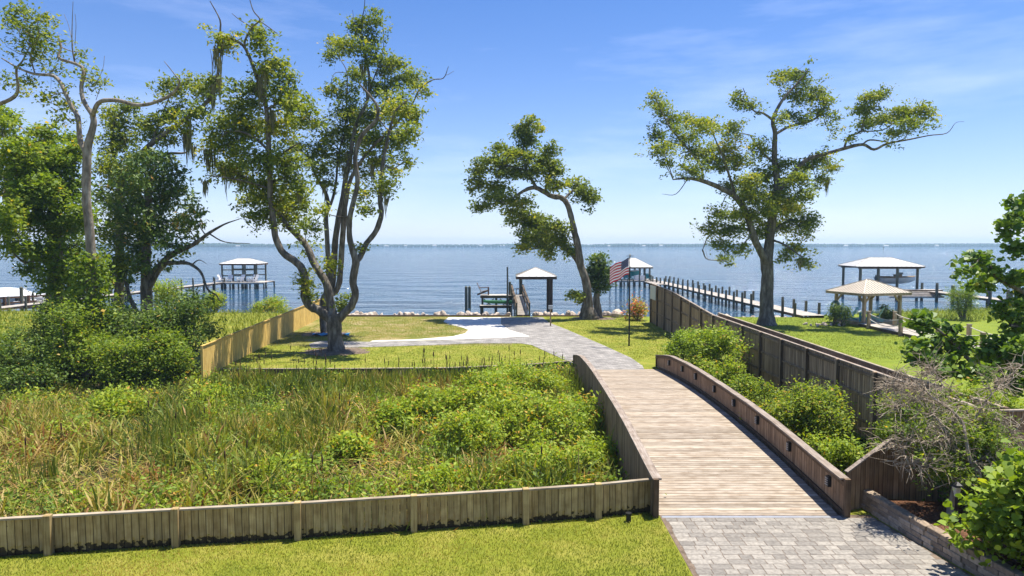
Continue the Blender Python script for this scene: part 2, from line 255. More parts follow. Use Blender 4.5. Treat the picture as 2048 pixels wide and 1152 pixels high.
def mat_flag():
    m, t, b = newmat('flag')
    uv = t.nodes.new('ShaderNodeUVMap'); sp = t.nodes.new('ShaderNodeSeparateXYZ'); t.links.new(uv.outputs[0], sp.inputs[0])
    def mt(op, a, bb=None, c=None):
        n = t.nodes.new('ShaderNodeMath'); n.operation = op
        for k, v in enumerate((a, bb, c)):
            if v is None: continue
            if isinstance(v, (int, float)): n.inputs[k].default_value = v
            else: t.links.new(v, n.inputs[k])
        return n.outputs[0]
    U, V = sp.outputs['X'], sp.outputs['Y']
    stripe = mt('MODULO', mt('FLOOR', mt('MULTIPLY', V, 13)), 2)          # 0 = red (bottom), 1 = white
    canton = mt('MULTIPLY', mt('LESS_THAN', U, 0.4), mt('GREATER_THAN', V, 6 / 13))
    # staggered stars
    su = mt('MULTIPLY', U, 15.0); sv = mt('MULTIPLY', mt('SUBTRACT', V, 6 / 13), 9 / (7 / 13))
    row = mt('FLOOR', sv); fu = mt('FRACT', mt('MULTIPLY_ADD', mt('MODULO', row, 2), 0.5, mt('MULTIPLY', su, 1.0))); fv = mt('FRACT', sv)
    dd = mt('ADD', mt('POWER', mt('SUBTRACT', fu, 0.5), 2), mt('POWER', mt('SUBTRACT', fv, 0.5), 2))
    star = mt('LESS_THAN', dd, 0.035)
    m1 = t.nodes.new('ShaderNodeMixRGB'); t.links.new(stripe, m1.inputs[0]); m1.inputs[1].default_value = (0.52, 0.012, 0.026, 1); m1.inputs[2].default_value = (0.78, 0.76, 0.74, 1)
    m2 = t.nodes.new('ShaderNodeMixRGB'); t.links.new(star, m2.inputs[0]); m2.inputs[1].default_value = (0.010, 0.018, 0.085, 1); m2.inputs[2].default_value = (0.7, 0.7, 0.72, 1)
    m3 = t.nodes.new('ShaderNodeMixRGB'); t.links.new(canton, m3.inputs[0]); t.links.new(m1.outputs[0], m3.inputs[1]); t.links.new(m2.outputs[0], m3.inputs[2])
    t.links.new(m3.outputs[0], b.inputs['Base Color']); b.inputs['Roughness'].default_value = 0.8
    tr = t.nodes.new('ShaderNodeBsdfTranslucent'); t.links.new(m3.outputs[0], tr.inputs['Color'])
    mx = t.nodes.new('ShaderNodeMixShader'); mx.inputs[0].default_value = 0.18; o = t.nodes['Material Output']
    t.links.new(b.outputs[0], mx.inputs[1]); t.links.new(tr.outputs[0], mx.inputs[2]); t.links.new(mx.outputs[0], o.inputs['Surface'])
    return m
M['flag'] = mat_flag()

# ------------------------------------------------------------------ object helpers
def tag(o, label=None, cat=None, group=None, kind=None):
    if label: o['label'] = label
    if cat: o['category'] = cat
    if group: o['group'] = group
    if kind: o['kind'] = kind
    return o
def thing(name, label, cat, loc=(0, 0, 0), group=None):
    o = bpy.data.objects.new(name, None); COL.objects.link(o); o.location = loc; o.empty_display_size = 0.2
    return tag(o, label, cat, group)
def wloc(p):
    v = Vector((0, 0, 0))
    while p is not None:
        v += p.location; p = p.parent
    return v
def link_mesh(name, me, mat, parent=None, loc=None):
    o = bpy.data.objects.new(name, me); COL.objects.link(o)
    if mat is not None and len(me.materials) == 0: me.materials.append(M[mat] if isinstance(mat, str) else mat)
    o.parent = parent
    if loc is not None: o.location = Vector(loc) - (wloc(parent) if parent else Vector((0, 0, 0)))
    return o
def mesh_np(name, V, Q, tone=None, smooth=False):
    """V (n,3), Q (m,k) equal-sided faces"""
    V = np.asarray(V, dtype=np.float32); Q = np.asarray(Q, dtype=np.int32)
    me = bpy.data.meshes.new(name); k = Q.shape[1]; m = len(Q)
    me.vertices.add(len(V)); me.vertices.foreach_set('co', V.ravel())
    me.loops.add(m * k); me.loops.foreach_set('vertex_index', Q.ravel())
    me.polygons.add(m); me.polygons.foreach_set('loop_start', np.arange(0, m * k, k, dtype=np.int32)); me.polygons.foreach_set('loop_total', np.full(m, k, dtype=np.int32))
    if smooth: me.polygons.foreach_set('use_smooth', np.ones(m, dtype=bool))
    me.update(calc_edges=True)
    if tone is not None:
        a = me.attributes.new('tone', 'FLOAT', 'FACE'); a.data.foreach_set('value', np.asarray(tone, dtype=np.float32))
    return me
class MB:
    """collects shapes in world space and links them as one mesh"""
    def __init__(s): s.v = []; s.f = []
    def add(s, vs, fs):
        n = len(s.v); s.v += [tuple(v) for v in vs]; s.f += [tuple(i + n for i in f) for f in fs]; return s
    def box(s, c, size, rz=0.0, rot=None):
        R = rot if rot is not None else Matrix.Rotation(rz, 3, 'Z')
        h = Vector(size) / 2; c = Vector(c)
        vs = [c + R @ Vector((x * h.x, y * h.y, z * h.z)) for x in (-1, 1) for y in (-1, 1) for z in (-1, 1)]
        return s.add(vs, [(0, 1, 3, 2), (4, 6, 7, 5), (0, 4, 5, 1), (2, 3, 7, 6), (0, 2, 6, 4), (1, 5, 7, 3)])
    def beam(s, p, q, w, h, up=(0, 0, 1)):
        p, q = Vector(p), Vector(q); d = (q - p); ln = d.length; d.normalize()
        up = Vector(up)
        if abs(d.dot(up)) > 0.99: up = Vector((0, 1, 0))
        sx = d.cross(up).normalized(); uz = sx.cross(d).normalized()
        R = Matrix((sx, d, uz)).transposed()
        return s.box((p + q) / 2, (w, ln, h), rot=R)
    def tube(s, pts, rad, n=8, cap=True):
        pts = [Vector(p) for p in pts]; rings = []; vs = []; fs = []
        for i, p in enumerate(pts):
            d = (pts[min(i + 1, len(pts) - 1)] - pts[max(i - 1, 0)]).normalized()
            a = d.cross(Vector((0.13, 0.9, 0.3))).normalized(); b = d.cross(a).normalized()
            r = rad[i] if hasattr(rad, '__len__') else rad
            vs += [p + (a * math.cos(2 * math.pi * k / n) + b * math.sin(2 * math.pi * k / n)) * r for k in range(n)]
        for i in range(len(pts) - 1):
            for k in range(n):
                k2 = (k + 1) % n; fs.append((i * n + k, i * n + k2, (i + 1) * n + k2, (i + 1) * n + k))
        if cap: fs.append(tuple(range(n - 1, -1, -1))); fs.append(tuple((len(pts) - 1) * n + k for k in range(n)))
        return s.add(vs, fs)
    def prism(s, poly, z0, z1):
        n = len(poly); vs = [(p[0], p[1], z0) for p in poly] + [(p[0], p[1], z1) for p in poly]
        fs = [tuple(range(n - 1, -1, -1)), tuple(range(n, 2 * n))] + [(i, (i + 1) % n, n + (i + 1) % n, n + i) for i in range(n)]
        return s.add(vs, fs)
    def build(s, name, mat, parent=None, smooth=False):
        off = wloc(parent) if parent else Vector((0, 0, 0))
        me = bpy.data.meshes.new(name); me.from_pydata([tuple(Vector(v) - off) for v in s.v], [], s.f); me.update()
        if smooth:
            for p in me.polygons: p.use_smooth = True
        return link_mesh(name, me, mat, parent)
_unit = {}
def unit_box(key, size, origin='center', bevel=0.0):
    if key in _unit: return _unit[key]
    x, y, z = (v / 2 for v in size); z0, z1 = (-z, z) if origin == 'center' else (0, 2 * z)
    b = bevel
    if b <= 0:
        m = MB().box((0, 0, (z0 + z1) / 2), size)
        me = bpy.data.meshes.new(key); me.from_pydata(m.v, [], m.f)
    else:   # chamfered top edges
        vs = [(-x, -y, z0), (x, -y, z0), (x, y, z0), (-x, y, z0), (-x, -y, z1 - b), (x, -y, z1 - b), (x, y, z1 - b), (-x, y, z1 - b), (-x + b, -y + b, z1), (x - b, -y + b, z1), (x - b, y - b, z1), (-x + b, y - b, z1)]
        fs = [(3, 2, 1, 0)] + [(i, (i + 1) % 4, 4 + (i + 1) % 4, 4 + i) for i in range(4)] + [(4 + i, 4 + (i + 1) % 4, 8 + (i + 1) % 4, 8 + i) for i in range(4)] + [(8, 9, 10, 11)]
        me = bpy.data.meshes.new(key); me.from_pydata(vs, [], fs)
    me.update(); _unit[key] = me
    return me
def piece(name, me, mat, parent, loc, rz=0.0, scale=None, rx=0.0):
    o = link_mesh(name, me, mat, parent, loc); o.rotation_euler = (rx, 0, rz)
    if scale: o.scale = scale
    return o
def vnoise(x, y, seed, scale):
    r = np.random.default_rng(seed); g = r.random((64, 64)); u = np.asarray(x) / scale; v = np.asarray(y) / scale
    i = np.floor(u).astype(int); j = np.floor(v).astype(int); fu = u - i; fv = v - j; fu = fu * fu * (3 - 2 * fu); fv = fv * fv * (3 - 2 * fv)
    a = g[i % 64, j % 64]; b = g[(i + 1) % 64, j % 64]; c = g[i % 64, (j + 1) % 64]; d = g[(i + 1) % 64, (j + 1) % 64]
    return (a * (1 - fu) + b * fu) * (1 - fv) + (c * (1 - fu) + d * fu) * fv

# ------------------------------------------------------------------ the ground
FENCE_LINE = [(-27, 10.2), (-9.73, 12.63), (-6.59, 13.11), (-4.3, 13.43), (-2.03, 13.82), (0.28, 14.2), (1.85, 14.5), (3.07, 14.83), (3.3, 14.9)]
BACK_LINE = [(-27, 36), (-14.5, 33.3), (-8, 33.35), (-3, 33.6), (1.0, 34.6), (3.3, 35.7), (4, 36)]
fx = np.array(FENCE_LINE); bx_ = np.array(BACK_LINE)
def fence_y(X): return np.interp(X, fx[:, 0], fx[:, 1])
def back_y(X): return np.interp(X, bx_[:, 0], bx_[:, 1])
def shore_y(X): return np.interp(X, [-90, -40, -17, -16.5, 11, 11.5, 24, 35, 50, 90], [66, 62.5, 61, 58.6, 58.2, 58.0, 57.8, 62, 66, 74])
def in_marsh(X, Y):
    X = np.asarray(X); Y = np.asarray(Y)
    left = (X < 3.15) & (X > -27) & (Y > fence_y(X) + 0.12) & (Y < back_y(X) - 0.1)
    mid = (X >= 3.15) & (X < 10.9) & (Y > np.where(X < 7.3, 14.75, 15.3)) & (Y < 33.2)
    return left | mid
def ground_z(X, Y):
    X = np.asarray(X, dtype=float); Y = np.asarray(Y, dtype=float)
    z = np.interp(Y, [14, 33], [0.0, LAND])
    z = np.where(in_marsh(X, Y), MARSH, z)
    z = np.where(in_marsh(X, Y) & (Y > 28) & (X < -12), np.minimum(-0.45, MARSH + (Y - 28) * 0.12), z)
    d = Y - shore_y(X)
    soft = (X < -16.7) | (X > 11.3)
    z = np.where(d > 0, np.where(soft, np.maximum(-3.0, LAND - 0.28 * d), -3.0), z)
    return z
xs = np.concatenate([np.arange(-140, -24, 3), np.arange(-24, 13, 0.2), np.arange(13, 60, 0.8), np.arange(60, 160, 4)])
ys = np.concatenate([np.arange(-40, 10, 2.5), np.arange(10, 37, 0.2), np.arange(37, 78, 0.6), np.array([80, 90, 110.])])
XX, YY = np.meshgrid(xs, ys); ZZ = ground_z(XX, YY)
nx, ny = len(xs), len(ys); idx = np.arange(nx * ny).reshape(ny, nx)
Q = np.stack([idx[:-1, :-1].ravel(), idx[:-1, 1:].ravel(), idx[1:, 1:].ravel(), idx[1:, :-1].ravel()], 1)
me = mesh_np('ground', np.stack([XX.ravel(), YY.ravel(), ZZ.ravel()], 1), Q)
cx = XX.ravel()[Q].mean(1); cy = YY.ravel()[Q].mean(1)
mi = np.zeros(len(Q), dtype=np.int32)
mi[in_marsh(cx, cy)] = 1
mi[(cx > 11) & (cy > 12)] = 2
mi[(cy > 41.5) & (cx < 0) & (cx > -17)] = 3
mi[cy > shore_y(cx) + 0.3] = 1
for k in ('lawn', 'mud', 'lawn_bright', 'lawn_patchy'): me.materials.append(M[k])
me.polygons.foreach_set('material_index', mi)
tag(link_mesh('ground', me, None), kind='structure')
wm = MB().add([(-4500, 52, WATER), (4500, 52, WATER), (4500, 2300, WATER), (-4500, 2300, WATER)], [(0, 1, 2, 3)])
tag(wm.build('water', 'water'), kind='structure')

# pavement sheets -----------------------------------------------------------
def sheet(name, px, z, mat, lift, kind='structure'):
    pts = [G(x, y, z) for x, y in px]; m = MB()
    n = len(pts); vs = [(p.x, p.y, z + lift) for p in pts] + [(p.x, p.y, z - 0.15) for p in pts]
    m.add(vs, [tuple(range(n))] + [(i, i + n, (i + 1) % n + n, (i + 1) % n) for i in range(n)])
    o = m.build(name, mat); tag(o, kind=kind)
    me = o.data; me.calc_loop_triangles()
    if me.polygons[0].normal.z < 0: me.flip_normals()
    return o
sheet('paved_drive', [(1190, 745), (1120, 716), (1062, 690), (1040, 687), (950, 687), (850, 691), (720, 695), (622, 696), (618, 688), (640, 682), (740, 684), (850, 682), (950, 678), (1000, 676), (1062, 673.5), (1020, 660), (1003, 648), (1003, 634.5), (1085, 634.5), (1097, 645), (1135, 660), (1205, 690), (1262, 716), (1285, 732), (1292, 746)], LAND, 'paver_sheet', 0.016)
sheet('concrete_pad', [(1062, 673), (1000, 675.5), (950, 677.5), (845, 681), (740, 683.5), (745, 681.5), (830, 679), (905, 673), (930, 667), (937, 660), (925, 655), (897, 649), (887, 643), (897, 635), (1002.5, 635), (1002, 648), (1019, 660)], LAND, 'concrete', 0.012)
# ------------------------------------------------------------------ near paved drive: single pavers
drv = tag(MB().prism([(3.28, 4.0), (8.6, 4.0), (8.22, 11.85), (7.82, 14.6), (3.22, 14.6)], -0.2, 0.006).build('driveway', 'dirt'), kind='structure')
y = 11.5; r_i = 0
while y < 14.42:
    x = 3.30 + 0.05 * rng.random(); r_i += 1
    xr = np.interp(y, [11.85, 14.6], [8.15, 7.78])
    while x < xr - 0.1:
        w = float(rng.choice([0.24, 0.30, 0.40])); w = min(w, xr - x)
        if w > 0.09:
            piece('paver', unit_box('paver_%d' % round(w * 100), (w - 0.010, 0.185, 0.05), 'center', 0.006), 'paver', drv, (x + w / 2, y + 0.0975, -0.013 + rng.normal(0, 0.0012)))
        x += w
    y += 0.195
piece('drain_channel', unit_box('drain_channel', (3.9, 0.1, 0.05), 'center', 0.005), 'grey_metal', drv, (5.2, 14.49, -0.012))

# ------------------------------------------------------------------ fences
def run_points(pts, step):
    """walk a polyline (x, y, z_base, z_top) in equal steps"""
    res = []; P = [np.array(p, float) for p in pts]
    for a, b in zip(P[:-1], P[1:]):
        ln = np.hypot(*(b - a)[:2]); n = max(1, int(round(ln / step)))
        for k in range(n): res.append((a + (b - a) * (k + 0.5) / n, math.atan2((b - a)[1], (b - a)[0]), ln / n))
    return res
def picket_fence(name, label, pts, posts, mat, capmat, postmat, width=0.14, post_h=0.06, cap=(0.10, 0.035), side=-1, rails=(0.2, 0.75), group=None, post_side=None, post=0.1):
    """pts (x,y,zb,zt) polyline; posts: (x,y,zb,zt) list; side: which side of the boards the rails lie"""
    t = thing(name, label, 'fence', (pts[0][0], pts[0][1], pts[0][2]), group)
    pm = [unit_box('picket_%s_%d' % (mat, k), (width - 0.002 - 0.002 * k, 0.02, 1.0), 'base') for k in range(3)]
    for p, a, w in run_points(pts, width):
        k = int(rng.integers(3))
        piece('picket', pm[k], mat, t, (p[0], p[1], p[2]), a, (w / width, 1, p[3] - p[2] - 0.01 + rng.normal(0, 0.003)))
    po = unit_box('fence_post_%s_%d' % (postmat, int(post * 100)), (post, post, 1.0), 'base', 0.012)
    for (x, y, zb, zt) in posts:
        a = run_points(pts, 1)[0][1]
        piece('post', po, postmat, t, (x, y, zb), a, (1, 1, zt + post_h - zb))
    for a, b in zip(pts[:-1], pts[1:]):
        d = Vector((b[0] - a[0], b[1] - a[1], 0)).normalized(); nrm = Vector((d.y, -d.x, 0)) * side
        m = MB().beam((a[0], a[1], a[3] + cap[1] / 2), (b[0], b[1], b[3] + cap[1] / 2), cap[0], cap[1]); m.build('cap_board', capmat, t)
        for h in rails:
            o = nrm * 0.035
            za = a[2] + (a[3] - a[2]) * h; zb = b[2] + (b[3] - b[2]) * h
            MB().beam((a[0] + o.x, a[1] + o.y, za), (b[0] + o.x, b[1] + o.y, zb), 0.04, 0.09).build('rail', mat, t)
    return t
# near low fence between lawn and marsh (posts on the lawn side)
np_pts = [(x, y, -0.1, 0.70) for x, y in FENCE_LINE[1:-1]]; np_pts = [(-19.0, 11.32, -0.1, 0.70)] + np_pts
np_posts = [(x + 0.01, y - 0.078, -0.15, 0.70) for x, y in [(-18.0, 11.47), (-15.7, 11.79), (-13.4, 12.11), (-11.1, 12.43), (-8.85, 12.77), (-6.59, 13.11), (-4.3, 13.43), (-2.03, 13.82), (0.28, 14.2), (1.85, 14.5)]]
picket_fence('low_fence', 'low weathered board fence with mildewed foot between mown lawn and marsh', np_pts, np_posts, 'fence_wood', 'fence_cap', 'fence_post', side=-1, post_h=0.08, post=0.13)
# retaining board at the back of the marsh
bl = thing('retaining_board', 'low grey timber retaining edge behind the cattails at the far lawn', 'retaining wall', (-14.5, 33.3, MARSH))
for (a, b) in zip(BACK_LINE[1:-1], BACK_LINE[2:-1]):
    MB().beam((a[0], a[1], -0.55), (b[0], b[1], -0.55), 0.05, 0.70).build('board', 'fence_grey', bl)
    MB().beam((a[0], a[1], -0.185), (b[0], b[1], -0.185), 0.16, 0.04).build('cap_board', 'fence_cap', bl)
# yellow fence on the left
def fence_panels(name, label, A, B, zb, zts, n_panel, mat, postmat, lean=0, group=None, rails=(0.12, 0.88), back=1, postw=0.1, individual=False, pw=0.14, capmat=None, front_posts=False):
    t = thing(name, label, 'fence', (A[0], A[1], zb), group)
    A2, B2 = np.array(A[:2]), np.array(B[:2]); d = (B2 - A2); L_ = np.hypot(*d); a = math.atan2(d[1], d[0]); d = d / L_
    nrm = np.array([d[1], -d[0]]) * back
    po = unit_box('panel_post_%s_%d' % (postmat, int(postw * 100)), (postw, postw, 1.0), 'base', 0.01)
    for k in range(n_panel + 1):
        s = L_ * k / n_panel; zt = np.interp(s / L_, [q[0] for q in zts], [q[1] for q in zts]); p = A2 + d * s - nrm * (0.07 if front_posts else -0.03)
        piece('post', po, postmat, t, (p[0], p[1], zb - 0.2), a, (1, 1, zt + 0.04 - zb + 0.2))
    for k in range(n_panel):
        s0, s1 = L_ * k / n_panel, L_ * (k + 1) / n_panel
        f = lambda s: float(np.interp(s / L_, [q[0] for q in zts], [q[1] for q in zts]))
        if individual:
            n = max(1, int(round((s1 - s0) / pw)))
            for j in range(n):
                s = s0 + (s1 - s0) * (j + 0.5) / n; p = A2 + d * s
                piece('picket', unit_box('pk_%s' % mat, (pw - 0.008, 0.02, 1.0), 'base'), mat, t, (p[0], p[1], zb), a, ((s1 - s0) / n / pw, 1, f(s) - zb + rng.normal(0, 0.004)))
        else:
            m = MB(); n = max(1, int(round((s1 - s0) / pw)))
            for j in range(n):
                s = s0 + (s1 - s0) * (j + 0.5) / n; p = A2 + d * s; h = f(s) - zb + rng.normal(0, 0.004)
                m.box((p[0], p[1], zb + h / 2), ((s1 - s0) / n - 0.008, 0.02 + rng.normal(0, 0.002), h), a)
            m.build('picket_panel', mat, t)
        pa, pb = A2 + d * s0, A2 + d * s1
        for h in rails:
            o = -nrm * 0.04 if front_posts else nrm * 0.035
            MB().beam((pa[0] + o[0], pa[1] + o[1], zb + (f(s0) - zb) * h), (pb[0] + o[0], pb[1] + o[1], zb + (f(s1) - zb) * h), 0.04, 0.09).build('rail', mat, t)
        MB().beam((pa[0], pa[1], f(s0) + 0.02), (pb[0], pb[1], f(s1) + 0.02), 0.11, 0.035).build('cap_board', capmat or mat, t)
    return t
fence_panels('yellow_fence', 'new yellow pine board fence climbing from the shrubs to the shore', (-14.25, 31.2), (-16.05, 57.0), LAND - 0.1, [(0, 1.25), (1, 1.36)], 11, 'fence_yellow', 'fence_yellow', back=-1, rails=(0.5,), capmat='fence_yellow', individual=True)
# tall grey fence on the right: posts and rails face the bridge
TF = [(0, 2.05), (0.45, 2.05), (0.578, 2.06), (0.65, 2.28), (0.83, 2.72), (1, 2.86)]
fence_panels('tall_fence', 'tall dark weathered privacy fence with exposed posts and rails beside the bridge', (11.0, 15.6), (11.0, 53.6), -0.75, TF, 16, 'fence_grey', 'fence_grey', back=1, rails=(0.14, 0.42, 0.70, 0.95), individual=True, front_posts=True, postw=0.13, capmat='cap_wood')
fence_panels('neighbour_fence', 'plain capped board fence standing close behind the tall dark fence', (11.55, 15.8), (11.55, 38.0), -0.3, [(0, 2.07), (1, 2.09)], 9, 'fence_grey', 'fence_grey', back=1, rails=(0.5,), capmat='fence_cap')
picket_fence('wing_fence', 'brown board fence rising from the bridge post behind the mulch bed', [(7.42, 14.86, -0.1, 0.86), (8.6, 15.35, -0.1, 1.42), (11.0, 15.6, -0.1, 2.05), (15.5, 15.9, -0.1, 2.05)], [(8.62, 15.43, -0.2, 1.42), (10.9, 15.7, -0.2, 2.0)], 'rail_wood', 'cap_wood', 'rail_wood', side=-1, post_h=0.0)
nb = thing('notice_sheet', 'blank white sheet fixed high on the end of the tall dark fence', 'sign', (10.9, 52.4, 2.0))
MB().box((10.82, 52.3, 2.25), (0.015, 2.0, 1.05)).build('sheet', 'paper', nb)
MB().box((10.845, 52.3, 2.25), (0.03, 2.1, 0.06)).build('backing_strip', 'fence_grey', nb)

# ------------------------------------------------------------------ the bridge
BR = thing('arched_bridge', 'arched timber driveway bridge with solid board railings crossing the marsh', 'bridge', (5.2, 14.6, MARSH))
ZD = np.poly1d(np.polyfit([14.55, 17, 19.5, 22, 24.5, 27, 30, 33.2], [0.0, 0.155, 0.27, 0.32, 0.31, 0.235, 0.06, -0.19], 3))
ZR = lambda y: float(np.interp(y, [14.6, 15.5, 16.9, 18.5, 20.5, 23, 26, 28, 30.6, 32, 34], [0.80, 0.84, 0.93, 1.02, 1.07, 1.08, 1.06, 1.0, 0.86, 0.68, 0.36]))
Y0B, Y1B = 14.55, 33.3
nb_ = int((Y1B - Y0B) / 0.1425)
bd = unit_box('deck_board', (3.92, 0.137, 0.038), 'center', 0.004)
for k in range(nb_):
    yc = Y0B + (k + 0.5) * (Y1B - Y0B) / nb_
    o = piece('deck_board', bd, 'deck', BR, (5.19 + rng.normal(0, 0.006), yc, float(ZD(yc)) - 0.02 + rng.normal(0, 0.0012)), 0, (1, (Y1B - Y0B) / nb_ / 0.1425, 1), math.atan(float(np.polyder(ZD)(yc))))
def curve_beam(ys_, X, zf, w, h):
    m = MB(); ys_ = list(ys_); n = len(ys_); vs = []; fs = []
    for y in ys_:
        z = zf(y)
        vs += [(X - w / 2, y, z - h / 2), (X + w / 2, y, z - h / 2), (X + w / 2, y, z + h / 2), (X - w / 2, y, z + h / 2)]
    for i in range(n - 1):
        for k in range(4): fs.append((4 * i + k, 4 * i + (k + 1) % 4, 4 * i + 4 + (k + 1) % 4, 4 * i + 4 + k))
    fs += [(3, 2, 1, 0), (4 * n - 4, 4 * n - 3, 4 * n - 2, 4 * n - 1)]
    return m.add(vs, fs)
yy = np.linspace(Y0B, 33.9, 40)
for X in (3.6, 5.2, 6.8):
    curve_beam(np.linspace(Y0B + 0.05, Y1B - 0.05, 30), X, lambda y: float(ZD(y)) - 0.2, 0.12, 0.3).build('girder', 'rail_wood', BR)
for X, s in ((3.12, -1), (7.27, 1)):
    pk = unit_box('bridge_picket', (0.135, 0.022, 1.0), 'base')
    n = int((33.9 - Y0B) / 0.14)
    for k in range(n):
        yc = Y0B + (k + 0.5) * (33.9 - Y0B) / n
        zb = (MARSH - 0.05 if 14.95 < yc < 33.0 else -0.1) if s < 0 else min(float(ZD(min(yc, 33.2))), 0.1) - 0.25
        piece('picket', pk, 'rail_wood', BR, (X, yc, zb), math.pi / 2, (1, 1, ZR(yc) - zb))
    curve_beam(yy, X - s * 0.035, lambda y: ZR(y) + 0.02, 0.20, 0.04).build('cap_rail', 'cap_wood', BR)
    curve_beam(yy, X - s * 0.035, lambda y: ZR(y) - 0.09, 0.04, 0.09).build('top_rail', 'rail_wood', BR)
    curve_beam(np.linspace(Y0B, Y1B, 30), X - s * 0.035, lambda y: float(ZD(y)) + 0.05, 0.04, 0.1).build('bottom_rail', 'rail_wood', BR)
    for y in (14.50, 33.95):
        MB().box((X, y, (ZR(y) - 0.2) / 2 + 0.02), (0.12, 0.10, ZR(y) + 0.24)).build('post', 'rail_wood', BR)
# louvred lights on the right-hand railing
for x in (1340, 1367, 1394, 1432, 1472, 1520, 1586, 1668):
    yl = 7.2 * F / (x - 1024); zl = ZR(yl) - 0.30
    lt = MB().box((7.215, yl, zl), (0.07, 0.13, 0.24)).build('railing_light', 'black_metal', BR)
    for j in range(4):
        MB().box((7.168, yl, zl - 0.075 + 0.05 * j), (0.022, 0.11, 0.018)).build('louvre', 'grey_metal', lt)

# ------------------------------------------------------------------ retaining wall, mulch bed, small fittings
rw = thing('block_wall', 'low tumbled concrete block retaining wall beside the driveway', 'wall', (7.9, 13, 0))
blk = [unit_box('wall_block_%d' % k, (w, 0.2, 0.098), 'center', 0.012) for k, w in enumerate((0.26, 0.34, 0.42))]
for c in range(4):
    s = 0.0 + 0.11 * (c % 2); L_ = 4.6
    while s < L_ - 0.2:
        k = int(rng.integers(3)); w = (0.26, 0.34, 0.42)[k]; sm = s + w / 2
        yb = 15.2 - sm; xb = float(np.interp(yb, [11.0, 11.85, 13.5, 15.2], [8.42, 8.28, 8.0, 7.86])) + 0.018 * c + rng.normal(0, 0.006) + 0.1
        a = -math.pi / 2 + 0.12
        if not (c == 3 and s > 4.2): piece('block', blk[k], 'wall_block', rw, (xb, yb, 0.045 + 0.1 * c), a)
        s += w + 0.008
bed = MB()
bv = []; bf = []
bxs = np.linspace(0, 1, 14); bys = np.linspace(10.5, 15.25, 20)
for j, y in enumerate(bys):
    x0 = float(np.interp(y, [11.0, 11.85, 13.5, 15.2], [8.52, 8.40, 8.12, 7.98]))
    for i, u in enumerate(bxs):
        bv.append((x0 + u * (14 - x0), y, 0.30 + 0.05 * math.sin(3 * y + 7 * u) - 0.22 * max(0, (y - 13.5) / 1.75)))
for j in range(len(bys) - 1):
    for i in range(len(bxs) - 1):
        a = j * len(bxs) + i; bf.append((a, a + 1, a + len(bxs) + 1, a + len(bxs)))
tag(bed.add(bv, bf).build('mulch_bed', 'mulch', smooth=True), kind='structure')
pl = thing('path_light', 'small black lantern post standing in the mulch bed under the dead shrub', 'lamp', (8.95, 13.45, 0.2))
MB().tube([(8.95, 13.45, 0.2), (8.95, 13.45, 0.85)], 0.03).build('post', 'black_metal', pl)
MB().tube([(8.95, 13.45, 0.85), (8.95, 13.45, 0.9), (8.95, 13.45, 1.06)], [0.05, 0.055, 0.10], n=6).build('lantern', 'lamp_glass', pl)
MB().tube([(8.95, 13.45, 1.06), (8.95, 13.45, 1.10), (8.95, 13.45, 1.15)], [0.13, 0.11, 0.02], n=6).build('cap', 'black_metal', pl)
dp = thing('drain_pipe', 'short black drain pipe end standing in the lawn by the low fence', 'pipe', (2.47, 14.25, 0))
pp = G(1257, 1043, 0)
dp.location = pp
MB().tube([pp, pp + Vector((0.0, 0, 0.17))], 0.055, n=14).build('pipe', 'black_metal', dp)
MB().tube([pp + Vector((0, 0, 0.15)), pp + Vector((0.0, 0, 0.19))], 0.068, n=14).build('collar', 'black_metal', dp)

# ------------------------------------------------------------------ foliage machinery
def frames(nrm):
    a = np.cross(nrm, rng.normal(size=nrm.shape)); a /= np.linalg.norm(a, axis=1)[:, None] + 1e-9
    return a, np.cross(nrm, a)
def leaf_arrays(C, L_, W_, up=0.5, hexa=False):
    """rhombic (or six-sided) leaves at centres C"""
    n = len(C); nrm = rng.normal(size=(n, 3)); nrm[:, 2] = np.abs(nrm[:, 2]) + up; nrm /= np.linalg.norm(nrm, axis=1)[:, None]
    a, b = frames(nrm); sv = rng.uniform(0.5, 1.5, n); l = (L_ * sv)[:, None] / 2; w = (W_ * sv * rng.uniform(0.8, 1.2, n))[:, None] / 2
    if hexa:
        fold = nrm * (w * 0.35)
        V = np.stack([C - a * l, C - a * l * 0.35 - b * w + fold, C + a * l * 0.45 - b * w * 0.8 + fold, C + a * l, C + a * l * 0.45 + b * w * 0.8 + fold, C - a * l * 0.35 + b * w + fold], 1)
        k = 6
    else:
        V = np.stack([C - a * l, C - b * w + nrm * w * 0.25, C + a * l, C + b * w + nrm * w * 0.25], 1); k = 4
    return V.reshape(-1, 3), np.arange(n * k).reshape(n, k)
def leaves_obj(name, C, L_, W_, mat, parent, tone=None, up=0.5, hexa=False):
    off = np.array(wloc(parent)) if parent else np.zeros(3)
    V, Q = leaf_arrays(C, L_, W_, up, hexa)
    if tone is None: tone = np.clip(rng.normal(0.45, 0.22, len(C)), 0, 1)
    return link_mesh(name, mesh_np(name, V - off, Q, tone), mat, parent)
def spline(pts, n):
    """Catmull-Rom through rows of pts"""
    P = np.array(pts, float); P = np.vstack([2 * P[0] - P[1], P, 2 * P[-1] - P[-2]]); out = []
    for i in range(1, len(P) - 2):
        for k in range(n):
            t = k / n; a, b, c, d = P[i - 1], P[i], P[i + 1], P[i + 2]
            out.append(0.5 * ((2 * b) + (-a + c) * t + (2 * a - 5 * b + 4 * c - d) * t * t + (-a + 3 * b - 3 * c + d) * t ** 3))
    out.append(P[-2]); return np.array(out)
